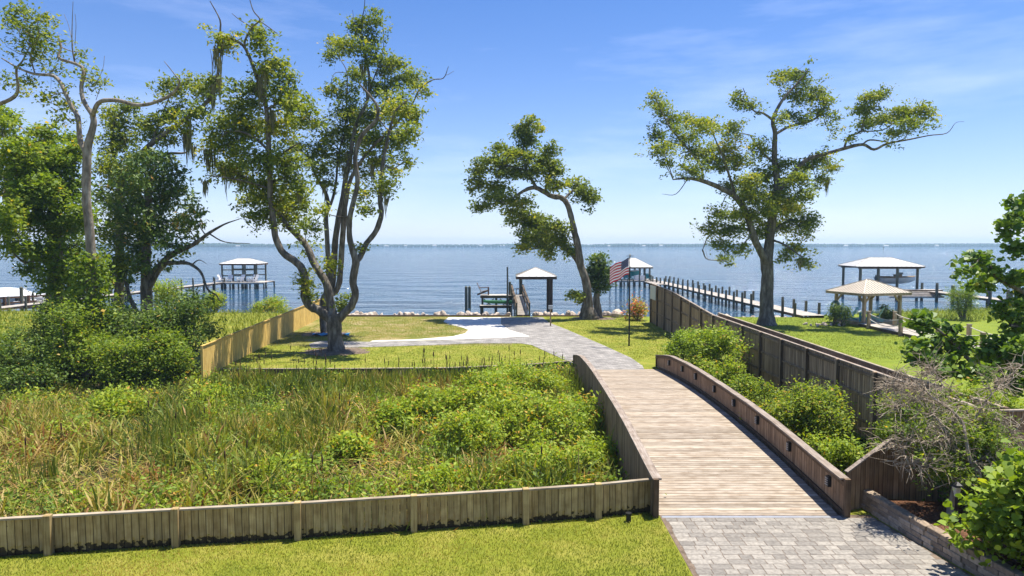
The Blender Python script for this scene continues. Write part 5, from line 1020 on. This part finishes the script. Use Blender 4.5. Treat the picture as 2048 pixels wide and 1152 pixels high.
def pile(parent, x, y, z1, r=.13, z0=-2.0, name='piling'):
    global pile_me
    if pile_me is None:
        m = MB().tube([(0, 0, 0), (0, 0, 1)], [1.0, .93], 10); pile_me = bpy.data.meshes.new('piling'); pile_me.from_pydata(m.v, [], m.f); pile_me.update()
        for p in pile_me.polygons: p.use_smooth = len(p.vertices) == 4
    return piece(name, pile_me, 'pile', parent, (x, y, z0), rng.uniform(0, 3), (r, r, z1 - z0))
def planks(parent, A, B, w, z, step=.15, mat='dock_wood', name='decking'):
    A = Vector((A[0], A[1], 0)); B = Vector((B[0], B[1], 0)); d = (B - A); ln = d.length; d.normalize(); a = math.atan2(d.y, d.x); n = int(ln / step); m = MB()
    z0, z1 = z if hasattr(z, '__len__') else (z, z)
    for k in range(n):
        s = (k + .5) / n; p = A + d * ln * s; m.box((p.x, p.y, z0 + (z1 - z0) * s + rng.normal(0, .003)), (ln / n - .008, w, .04), a)
    m.build(name, mat, parent); sx = Vector((-d.y, d.x, 0)); q = MB()
    for o in (-w / 2 + .06, w / 2 - .06): q.beam(A + sx * o + Vector((0, 0, z0 - .13)), B + sx * o + Vector((0, 0, z1 - .13)), .05, .2)
    q.build('stringers', 'fence_grey', parent)
def pier(name, label, A, B, w, z, spacing, above=.85, r=.12, off=.0):
    t = thing(name, label, 'pier', (A[0], A[1], WATER)); planks(t, A, B, w, z)
    A_, B_ = np.array(A), np.array(B); d = B_ - A_; ln = np.hypot(*d); d = d / ln; sx = np.array([-d[1], d[0]])
    for k in range(int(ln / spacing) + 1):
        s = off + k * spacing
        if s > ln: break
        for e in (-1, 1): p = A_ + d * s + sx * e * (w / 2 + .1); pile(t, p[0], p[1], z + above * rng.uniform(.85, 1.1), r)
    return t
def adirondack(label, loc, rz, mat, group=None, s=1.0):
    """slatted garden chair, faces local +x"""
    t = thing('adirondack_chair', label, 'chair', loc, group); R = Matrix.Rotation(rz, 3, 'Z'); o = Vector(loc)
    W_ = lambda x, y, z: o + R @ (Vector((x, y, z)) * s)
    m = MB()
    for k in range(5): m.beam(W_(-.28 + .14 * k, -.27, .26 + .028 * k), W_(-.28 + .14 * k, .27, .26 + .028 * k), .12 * s, .02 * s)
    m.build('seat', mat, t); m = MB()
    for k in range(5): y = -.24 + .12 * k; hh = .95 - .5 * y * y; m.beam(W_(-.25, y * .8, .25), W_(-.25 - .34 * (hh - .25) / .7, y * 1.12, hh), .105 * s, .02 * s, up=tuple(R @ Vector((1, 0, .4))))
    m.beam(W_(-.42, -.3, .60), W_(-.42, .3, .60), .02 * s, .07 * s); m.build('backrest', mat, t)
    for e in (-1, 1):
        MB().beam(W_(-.45, e * .34, .56), W_(.36, e * .34, .58), .12 * s, .025 * s).build('armrest', mat, t); MB().beam(W_(.30, e * .30, 0), W_(.30, e * .30, .57), .09 * s, .025 * s, up=tuple(R @ Vector((0, 1, 0)))).build('leg', mat, t); MB().beam(W_(-.55, e * .28, .02), W_(.34, e * .28, .36), .025 * s, .1 * s).build('leg', mat, t)
    return t
def boat(name, label, c, ln, w, h, rz, mat, trim, cover=None, seat=None, console=True):
    t = thing(name, label, 'boat', c); R = Matrix.Rotation(rz, 3, 'Z'); o = Vector(c); NS, NR = 12, 9; vs = []; fs = []
    for i in range(NS + 1):
        u = i / NS; hw = w / 2 * (1 - max(0, (u - .55) / .45) ** 2.2 * .97); keel = h * .55 * max(0, (u - .6) / .4) ** 2; sh = h * (1 + .22 * u * u)
        for j in range(NR):
            a = (j / (NR - 1) - .5) * math.pi; y = math.sin(a); prof = 1 - abs(math.cos(a)) ** 1.5
            vs.append(o + R @ Vector(((u - .5) * ln, y * hw, keel + (sh - keel) * prof)))
    for i in range(NS):
        for j in range(NR - 1): a = i * NR + j; fs.append((a, a + 1, a + NR + 1, a + NR))
    fs.append(tuple(range(NR - 1, -1, -1))); MB().add(vs, fs).build('hull', mat, t, True)
    dv = []; df = []
    for i in range(NS + 1):
        l, r_ = vs[i * NR], vs[i * NR + NR - 1]; dz = Vector((0, 0, -.22 * h if i < NS * .62 else -.02)); dv += [l.lerp(r_, .06) + dz, l.lerp(r_, .94) + dz]
    for i in range(NS): df.append((2 * i, 2 * i + 1, 2 * i + 3, 2 * i + 2))
    MB().add(dv, df).build('deck', trim, t); g = MB(); g.tube([vs[i * NR] for i in range(NS + 1)], .04, 6); g.tube([vs[i * NR + NR - 1] for i in range(NS + 1)], .04, 6); g.build('gunwale', trim, t)
    if console:
        MB().box(o + R @ Vector((.02 * ln, 0, h * 1.15)), (ln * .13, w * .4, h * .7), rz).build('console', trim, t); MB().box(o + R @ Vector((.10 * ln, 0, h * 1.65)), (.03, w * .45, h * .35), rot=R @ Matrix.Rotation(.5, 3, 'Y')).build('windscreen', 'lamp_glass', t)
        for q in (-.2, -.36): MB().box(o + R @ Vector((q * ln, 0, h * 1.0)), (ln * .09, w * .6, h * .45), rz).build('seat', seat or trim, t)
    MB().box(o + R @ Vector((-.53 * ln, 0, h * .95)), (ln * .07, w * .22, h * .9), rz).build('outboard_motor', 'black_metal', t)
    if cover:
        cv = []; cf = []
        for i in range(9):
            u = i / 8
            for j in range(7): v = j / 6 - .5; cv.append(o + R @ Vector(((u - .5) * ln * .9, v * w * 1.02, h * 1.02 + (h * .9) * (1 - (2 * v) ** 2) * math.sin(math.pi * min(1, u * 1.1 + .12)) ** .6)))
        for i in range(8):
            for j in range(6): a = i * 7 + j; cf.append((a, a + 1, a + 8, a + 7))
        MB().add(cv, cf).build('cover', cover, t, True)
    return t
# --- own dock
dk = thing('dock', 'wooden dock with railed ramp and raised platform off the seawall', 'dock', (.95, 58.6, WATER))
RA, RB = Vector((.95, 58.4, -.12)), Vector((.52, 67.4, .88))
planks(dk, RA, RB, .95, (RA.z, RB.z), name='ramp_decking')
MB().box((.95, 58.42, -.17), (1.0, .1, .16)).build('ramp_sill', 'rail_wood', dk)
for e in (-1, 1):
    for k, s in enumerate((0.0, .34, .67, 1.0)):
        p = RA.lerp(RB, s); MB().box((p.x + e * .55, p.y + .1, p.z + .2 if k else p.z + .42), (.13, .13, 1.9 if k else 1.25)).build('rail_post', 'pile', dk)
    MB().beam(RA + Vector((e * .55, .1, 1.03)), RB + Vector((e * .55, .1, 1.03)), .17, .05).build('handrail', 'fence_grey', dk)
    for q in (.35, .68): MB().beam(RA + Vector((e * .52, .1, q)), RB + Vector((e * .52, .1, q)), .04, .15).build('rail_board', 'fence_grey', dk)
planks(dk, (-3.15, 68.3), (1.2, 68.3), 1.9, .90, name='platform_decking'); MB().box((-.95, 67.36, .78), (4.3, .06, .26)).build('platform_fascia', 'brown_wood', dk)
planks(dk, (-3.15, 66.6), (-.05, 66.6), .8, .0, name='lower_step'); MB().box((-1.6, 66.2, -.08), (3.15, .05, .2)).build('step_fascia', 'rail_wood', dk)
for x in (-3.0, -1.6, -.1, 1.1):
    for y in (66.35, 69.1): pile(dk, x, y, .78 if y > 67 else -.02, .12)
for x in (-2.3, -.7): MB().beam((x - .5, 67.3, -.3), (x + .5, 67.3, .6), .05, .1).beam((x + .5, 67.24, -.3), (x - .5, 67.24, .6), .05, .1).build('cross_brace', 'pile', dk)
pile(dk, -.22, 67.9, 2.25, .13); pile(dk, -.45, 66.6, 1.2, .10)
pile(dk, D(1015, 600, 68).x, 67.8, D(1015, 534, 67.8).z, .085, .0, 'tall_pole')
adirondack('brown slatted armchair at the end of the dock platform', (-2.75, 68.2, .92), .0, 'brown_wood', s=1.3)
ky = boat('kayak', 'green kayak stowed under the dock platform', (-1.3, 66.9, .14), 3.0, .6, .26, math.pi, 'green_boat', 'green_boat', console=False)
sd_ = thing('side_table', 'small grey table at the head of the dock ramp', 'table', (.75, 68.6, .92)); MB().box((.75, 68.6, 1.50), (.75, .5, .05)).build('table_top', 'fence_grey', sd_)
for e in (-1, 1):
    for q in (-1, 1): MB().box((.75 + e * .32, 68.6 + q * .2, 1.2), (.06, .06, .57)).build('leg', 'fence_grey', sd_)
bh = thing('boat_shelter', 'open boat shelter with white hip roof on dark posts at the dock', 'boat shelter', (2.5, 70.5, WATER))
zE = D(1075, 553, 68.4).z; zP = D(1073, 535, 70.6).z
hip_roof(bh, (2.45, 70.6, zE), 4.1, 4.4, zE, zP, 0.01, 0, 'roof_white', th=.26, ribs=.6, ribmat='roof_metal')
for x, y in ((.85, 69.0), (3.95, 69.0), (3.75, 70.4), (.95, 72.2), (3.95, 72.2)): MB().box((x, y, (zE - 2.1) / 2 - .1), (.34 if x > 2 else .26, .3, zE + 1.8)).build('post', 'brown_wood' if x > 2 else 'pile', bh)
MB().beam((.9, 69.0, zE - .2), (3.95, 69.0, zE - .2), .12, .26).beam((.9, 72.2, zE - .2), (3.95, 72.2, zE - .2), .12, .26).build('header_beam', 'brown_wood', bh)
for k, (x, Y) in enumerate(((932.5, 70.5), (939, 73.5))):
    p = D(x, 600, Y); t = thing('mooring_pile', 'weathered mooring pile of the pair standing off the dock', 'pile', (p.x, Y, WATER), 'mooring piles off the dock'); pile(t, p.x, Y, D(x, 574, Y).z, .16); MB().tube([(p.x, Y, D(x, 574, Y).z), (p.x, Y, D(x, 574, Y).z + .1)], [.17, .03], 10).build('cap', 'pile', t)
sg = thing('dock_post_light', 'slim grey post lamp beside the drive near the shelter', 'lamp', G(1101, 652, LAND)); p = G(1101, 652, LAND); MB().tube([p, p + Vector((0, 0, 1.3))], .05).build('post', 'fence_grey', sg); MB().box(p + Vector((0, 0, 1.42)), (.32, .25, .28)).build('lamp_head', 'grey_metal', sg)
# --- left neighbour's pier and shelter
LP = thing('boat_shelter', 'white-roofed boat shelter with white chairs at the end of the left pier', 'boat shelter', (-40, 108, WATER))
cL = D(489, 560, 109); zE = D(489, 527.5, 106).z; zP = D(492, 517, 109).z
hip_roof(LP, (cL.x, 109, zE), 6.0, 4.8, zE, zP, 1.9, 0, 'roof_white', ribs=.8, th=.22, ribmat='roof_metal')
for x in (-2.7, -1.0, .9, 2.7):
    for y in (107.0, 111.0): MB().box((cL.x + x, y, (zE - 1.4) / 2), (.22, .22, zE + 1.4)).build('post', 'pile', LP)
for z in (1.1, 2.0):
    for y in (107.0, 111.0): MB().beam((cL.x - 2.7, y, z), (cL.x + 2.7, y, z), .08, .16).build('cross_rail', 'pile', LP)
planks(LP, (cL.x - 3.2, 107.2), (cL.x + 4.6, 107.2), 5.0, .15); 
for x in np.arange(-3.2, 4.7, 1.3):
    for y in (104.8, 109.4): pile(LP, cL.x + x, y, .1, .13)
MB().box((cL.x + 1.7, 104.68, .02), (6.0, .08, .22)).build('deck_fascia', 'dock_wood', LP)
st = MB()
for k in range(5): st.box((cL.x - 2.9 - .28 * k, 104.6, .05 - .2 * k), (.26, 1.0, .04))
st.build('steps', 'dock_wood', LP); MB().beam((cL.x - 1.9, 104.05, .95), (cL.x - 4.0, 104.05, -.75), .1, .2).build('stair_stringer', 'white_plastic', LP)
pier('pier', 'long left-hand pier leading out to the white-roofed shelter with white chairs', (-47.5, 62), (cL.x - 2.5, 105.6), 1.5, .12, 3.1, .9)
for k, (dx, a) in enumerate(((-2.3, -.6), (-1.2, -1.4), (.6, -1.9), (2.0, -2.4), (2.7, -2.2))): adirondack('white slatted armchair on the deck of the left-hand shelter', (cL.x + dx, 105.9 + .3 * (k % 2), .17), a, 'white_plastic', 'white chairs on the left-hand shelter', 1.2)
# --- centre-right pier with boat
CB = thing('boat_shelter', 'white-roofed boat shelter with teal chairs at the end of the long pier', 'boat shelter', (20, 113, WATER)); cC = D(1265, 550, 114)
zE = D(1265, 534, 111.5).z; zP = D(1270, 516, 114).z
hip_roof(CB, (cC.x, 114, zE), 5.5, 5.6, zE, zP, .8, .06, 'roof_white', ribs=.8, th=.22, ribmat='roof_metal')
for x in (-2.4, -1.0, .8, 1.6, 2.4):
    for y in (111.7, 116.3): MB().box((cC.x + x, y, (zE - 1.4) / 2), (.24, .24, zE + 1.4)).build('post', 'pile', CB)
planks(CB, (cC.x - 4.4, 112.6), (cC.x + 3.6, 112.6), 4.6, .18); MB().box((cC.x - .4, 110.26, .02), (8.0, .08, .26)).build('deck_fascia', 'dock_wood', CB)
for x in np.arange(-4.3, 3.7, .95): pile(CB, cC.x + x, 110.2, rng.uniform(.2, 1.1), .12)
MB().box((cC.x + .7, 111.6, .55), (1.7, .8, .75)).build('dock_box', 'white_plastic', CB)
boat('boat', 'teal and white motorboat on its lift under the long pier shelter', (cC.x - 1.2, 114.6, .55), 5.2, 2.1, .9, .15, 'teal_plastic', 'white_plastic', seat='teal_plastic')
for dx in (-1.4, -.75, 2.1): adirondack('teal slatted armchair on the deck of the long pier shelter', (cC.x + dx, 111.5, .2), -1.4, 'teal_plastic', 'teal chairs on the long pier', 1.1)
pier('long_pier', 'long pier with paired dark pilings running out from the neighbouring lawn', (25.2, 56.8), (23.6, 111.0), 1.9, .0, 2.45, .95, .13, off=1.2)
planks(thing('pier_landing', 'side landing joining the long pier to its shelter', 'pier', (22.5, 104, WATER)), (22.4, 101.5), (22.4, 111.0), 2.2, .02)
# --- right boathouse
RB_ = thing('boat_shelter', 'wide metal-roofed boat shelter on tall pilings behind the gazebo', 'boat shelter', (46, 86, WATER)); cR = D(1761, 560, 87); zE = D(1761, 533, 83.8).z; zP = D(1761, 515, 87).z
hip_roof(RB_, (cR.x, 87.2, zE), 8.3, 5.8, zE, zP, 2.6, -.10, 'roof_white', fascia='brown_wood', ribs=.55, ribmat='roof_metal', th=.16)
for x in (-3.6, -1.4, 1.0, 3.5):
    for y in (85.0, 89.4): pile(RB_, cR.x + x, y, zE - .03, .17)
pile(RB_, cR.x + 2.1, 87, zE, .15)
for y in (85.0, 89.4): MB().beam((cR.x - 3.9, y, zE - .2), (cR.x + 3.9, y, zE - .2), .12, .26).build('header_beam', 'brown_wood', RB_)
for k in range(4): MB().box((cR.x + 1.6, 82.0 + .5 * k, -.25 + .22 * k), (6.6, .52, .05)).box((cR.x + 1.6, 81.76 + .5 * k, -.36 + .22 * k), (6.6, .04, .18)).build('broad_step', 'seafoam_plastic' if False else 'dock_wood', RB_)
planks(RB_, (cR.x - 4.9, 83.7), (cR.x + 5.6, 83.7), 1.1, .42); MB().box((cR.x - 4.3, 82.8, .35), (2.2, .5, .06)).build('side_bench', 'dock_wood', RB_)
boat('boat', 'tan-seated motorboat hanging in the wide shelter behind the gazebo', (cR.x + 2.2, 87.2, .95), 5.0, 2.0, .8, .1, 'white_plastic', 'tan', seat='tan')
pier('pier', 'pier running from the wide shelter across to the right-hand bank', (cR.x + 4.6, 84.6), (50.5, 66.0), 1.6, .25, 3.3, 1.0, .17, off=.4)
# --- gazebo
gz = thing('gazebo', 'square timber gazebo with ribbed metal hip roof on the neighbouring lawn', 'gazebo', (27.6, 53.2, LAND)); rzg = .30; gc = Vector((27.75, 53.1, 0)); Rg = Matrix.Rotation(rzg, 3, 'Z')
zE = 2.28; gw, gd = 3.6, 3.0
hip_roof(gz, (gc.x, gc.y, zE), gw + 1.0, gd + .9, zE, 3.22, .35, rzg, 'roof_metal', fascia='post_wood', ribs=.26, th=.16)
m = MB()
for k in range(28): m.box(gc + Rg @ Vector((-gw / 2 + gw * (k + .5) / 28, 0, .06)), (gw / 28 - .008, gd, .05), rzg)
m.build('floor_decking', 'dock_wood', gz); m = MB()
for a, b in (((-1, -1), (1, -1)), ((1, -1), (1, 1)), ((1, 1), (-1, 1)), ((-1, 1), (-1, -1))): m.beam(gc + Rg @ Vector((a[0] * gw / 2, a[1] * gd / 2, -.06)), gc + Rg @ Vector((b[0] * gw / 2, b[1] * gd / 2, -.06)), .06, .26)
m.build('floor_skirt', 'post_wood', gz)
for a in (-1, 1):
    for b in (-1, 1):
        p = gc + Rg @ Vector((a * (gw / 2 - .1), b * (gd / 2 - .1), 0)); MB().box((p.x, p.y, 1.05), (.2, .2, 2.4), rzg).build('post', 'post_wood', gz)
        for dx, dy in ((-a, 0), (0, -b)): e = Rg @ Vector((dx, dy, 0)); MB().beam(p + Vector((0, 0, 1.55)) + e * .08, p + Vector((0, 0, 2.15)) + e * .62, .09, .12).build('knee_brace', 'post_wood', gz)
for b in (-1, 1): MB().beam(gc + Rg @ Vector((-gw / 2, b * (gd / 2 - .1), 2.16)), gc + Rg @ Vector((gw / 2, b * (gd / 2 - .1), 2.16)), .12, .2).build('header_beam', 'post_wood', gz)
hz_ = thing('hose_reel', 'coiled teal hose hanging on the gazebo corner post', 'hose', (24.9, 53.4, .9)); pz = gc + Rg @ Vector((-gw / 2 - .05, gd / 2 - .1, 1.05)); hz_.location = pz
for r_ in (.24, .30, .36): MB().tube([pz + Vector((r_ * math.cos(a), -.08, r_ * 1.25 * math.sin(a))) for a in np.linspace(0, 2 * math.pi, 20)], .035, 6, False).build('hose_coil', 'hose', hz_)
MB().box(pz, (.12, .12, .2)).build('bracket', 'black_metal', hz_)
adirondack('teal slatted armchair under the gazebo', tuple(gc + Rg @ Vector((-1.2, -1.0, .085))), 2.6, 'teal_plastic', s=1.1); adirondack('pale seafoam slatted armchair under the gazebo', tuple(gc + Rg @ Vector((-.2, -.9, .085))), 2.5, 'seafoam_plastic', s=1.15); adirondack('teal and weathered armchair further back under the gazebo', tuple(gc + Rg @ Vector((-1.4, .4, .085))), 2.9, 'teal_plastic', s=1.05)
wk = thing('boardwalk', 'rope-railed timber boardwalk leading from the gazebo', 'boardwalk', (27, 40, LAND)); planks(wk, (27.0, 30.0), (26.95, 51.2), 1.75, .02, name='walk_decking')
ropes = []
for X_ in (26.05, 27.95):
    prev = None
    for k, y in enumerate((49.6, 45.5, 41.5, 37.5, 33.5, 30.2)):
        MB().box((X_, y, .42), (.2, .2, 1.25)).build('post', 'post_wood', wk); MB().box((X_, y, 1.06), (.24, .24, .04)).build('post_cap', 'fence_cap', wk)
        if prev is not None:
            for zt_, sg_ in ((.92, .22), (.55, .30)):
                if X_ > 27 and zt_ < .6: continue
                MB().tube([(X_, prev + (y - prev) * u, zt_ - sg_ * 4 * u * (1 - u)) for u in np.linspace(0, 1, 9)], .028, 6).build('rope', 'rope', wk)
        prev = y
# --- far left: rail fence and boat
rf = thing('rail_fence', 'brown two-rail timber fence at the left bank before the white boats', 'fence', (-38, 52, LAND)); px_ = [(-60, 622), (10, 617), (58, 613), (105, 610), (150, 607)]; pr = None
for x, y in px_:
    p = G(x, y, LAND); MB().box((p.x, p.y, LAND + .5), (.2, .2, 1.25)).build('post', 'brown_wood', rf)
    if pr is not None:
        for z in (1.0, .5): MB().beam(pr + Vector((0, 0, z)), p + Vector((0, 0, z)), .06, .16).build('rail', 'brown_wood', rf)
    pr = p
p = D(5, 600, 68); boat('boat', 'white motorboat under a white cover beyond the rail fence', (p.x, 70, -.35), 6.5, 2.3, 1.0, .2, 'white_plastic', 'white_plastic', cover='white_plastic'); p = D(68, 600, 68); boat('boat', 'small white open boat moored beside the rail fence post', (p.x, 69, -.55), 4.2, 1.7, .8, .1, 'white_plastic', 'white_plastic')
p = D(43, 590, 67); t = thing('mooring_pile', 'single green-grey mooring pile beyond the rail fence', 'pile', (p.x, 67, WATER)); pile(t, p.x, 67, D(43, 575, 67).z, .17); MB().tube([(p.x, 67, D(43, 575, 67).z), (p.x, 67, D(43, 575, 67).z + .08)], [.17, .04], 10).build('cap', 'pile', t)

# ------------------------------------------------------------------ far shore
SY = 2050
fs_pts = [(-2600, 2100)] + [(x, SY + 60 * math.sin(x * .0021) + 25 * math.sin(x * .011)) for x in range(-2400, 2500, 100)] + [(2600, 2100), (2600, 2600), (-2600, 2600)]
tag(MB().prism(fs_pts, -3, .2).build('far_shore', 'dirt'), kind='structure')
n = 9000; X = rng.uniform(-2400, 2400, n); sy = SY + 60 * np.sin(X * .0021) + 25 * np.sin(X * .011); Y = sy + rng.uniform(4, 220, n); hh = rng.uniform(5, 9.5, n) * (.75 + .5 * vnoise(X + 3000, Y * 0, 21, 160))
Vt = []; k6 = 7; th = np.linspace(0, 2 * np.pi, k6, endpoint=False)
for lev, (rf_, zf_) in enumerate(((.25, 0), (1, .35), (.85, .72), (.3, 1.0))):
    rr = hh * .52 * rf_; Vt.append(np.stack([X[:, None] + rr[:, None] * np.cos(th) * (1 + .25 * rng.normal(size=(n, k6))), Y[:, None] + rr[:, None] * np.sin(th), (.2 + hh * zf_)[:, None] * np.ones(k6) + .06 * hh[:, None] * rng.normal(size=(n, k6)) * (lev > 0)], 2))
V = np.stack(Vt, 1).reshape(-1, 3); b = (np.arange(n) * 4 * k6)[:, None]; Q = []
for l in range(3):
    for j in range(k6): Q.append(b + np.array([[l * k6 + j, l * k6 + (j + 1) % k6, (l + 1) * k6 + (j + 1) % k6, (l + 1) * k6 + j]]))
M['far_trees'] = noise_mat('far_trees', [(0.3, (0.02, 0.045, 0.02)), (0.7, (0.05, 0.085, 0.03))], scale=.03, bump=0)
tag(link_mesh('far_woodland', mesh_np('far_woodland', V, np.concatenate(Q, 0)), 'far_trees'), kind='stuff')
for k in range(34):
    x = rng.uniform(-1500, 1900); y = SY + 60 * math.sin(x * .0021) + 25 * math.sin(x * .011) + 6; w = rng.uniform(7, 16); h_ = rng.uniform(2.5, 4.5); t = thing('far_house', 'tiny pale waterfront house on the distant shore', 'house', (x, y, .2), 'houses along the distant shore')
    MB().box((x, y, .2 + h_ / 2), (w, 7, h_)).build('wall', 'concrete', t); MB().add([(x - w / 2, y - 4, h_ + .2), (x + w / 2, y - 4, h_ + .2), (x + w / 2, y + 4, h_ + .2), (x - w / 2, y + 4, h_ + .2), (x - w / 2 + 1, y, h_ + 2.2), (x + w / 2 - 1, y, h_ + 2.2)], [(0, 1, 5, 4), (2, 3, 4, 5), (1, 2, 5), (3, 0, 4), (3, 2, 1, 0)]).build('roof', 'roof_metal', t)
cb = thing('causeway_bridge', 'long low causeway bridge on piers crossing the bay far off', 'bridge', (-300, 1900, WATER)); MB().beam((-640, 1890, 3.2), (20, 1980, 3.2), 9, 1.0).build('roadway', 'concrete', cb)
for k in range(34): u = k / 33; MB().box((-640 + 660 * u, 1890 + 90 * u, .6), (3.0, 8, 5)).build('pier', 'concrete', cb)
p = D(1767, 497, 900); cm = thing('channel_marker', 'dark channel marker standing far out in the bay', 'marker', (p.x, 900, WATER)); MB().tube([(p.x, 900, -2), (p.x, 900, 2.6)], .35).build('post', 'pile', cm); MB().box((p.x, 900, 2.9), (1.6, .3, 1.4)).build('board', 'pile', cm)

# ------------------------------------------------------------------ sea air
hz = MB().box((0, 1190, 11.0), (5400, 2640, 32)).build('haze', None); tag(hz, kind='stuff')
hm_ = bpy.data.materials.new('haze'); hm_.use_nodes = True; t = hm_.node_tree; t.nodes.clear(); o = t.nodes.new('ShaderNodeOutputMaterial'); v = t.nodes.new('ShaderNodeVolumePrincipled')
v.inputs['Color'].default_value = (.55, .80, 1.0, 1); v.inputs['Density'].default_value = .00032; v.inputs['Anisotropy'].default_value = .2; t.links.new(v.outputs[0], o.inputs['Volume']); hz.data.materials.append(hm_)
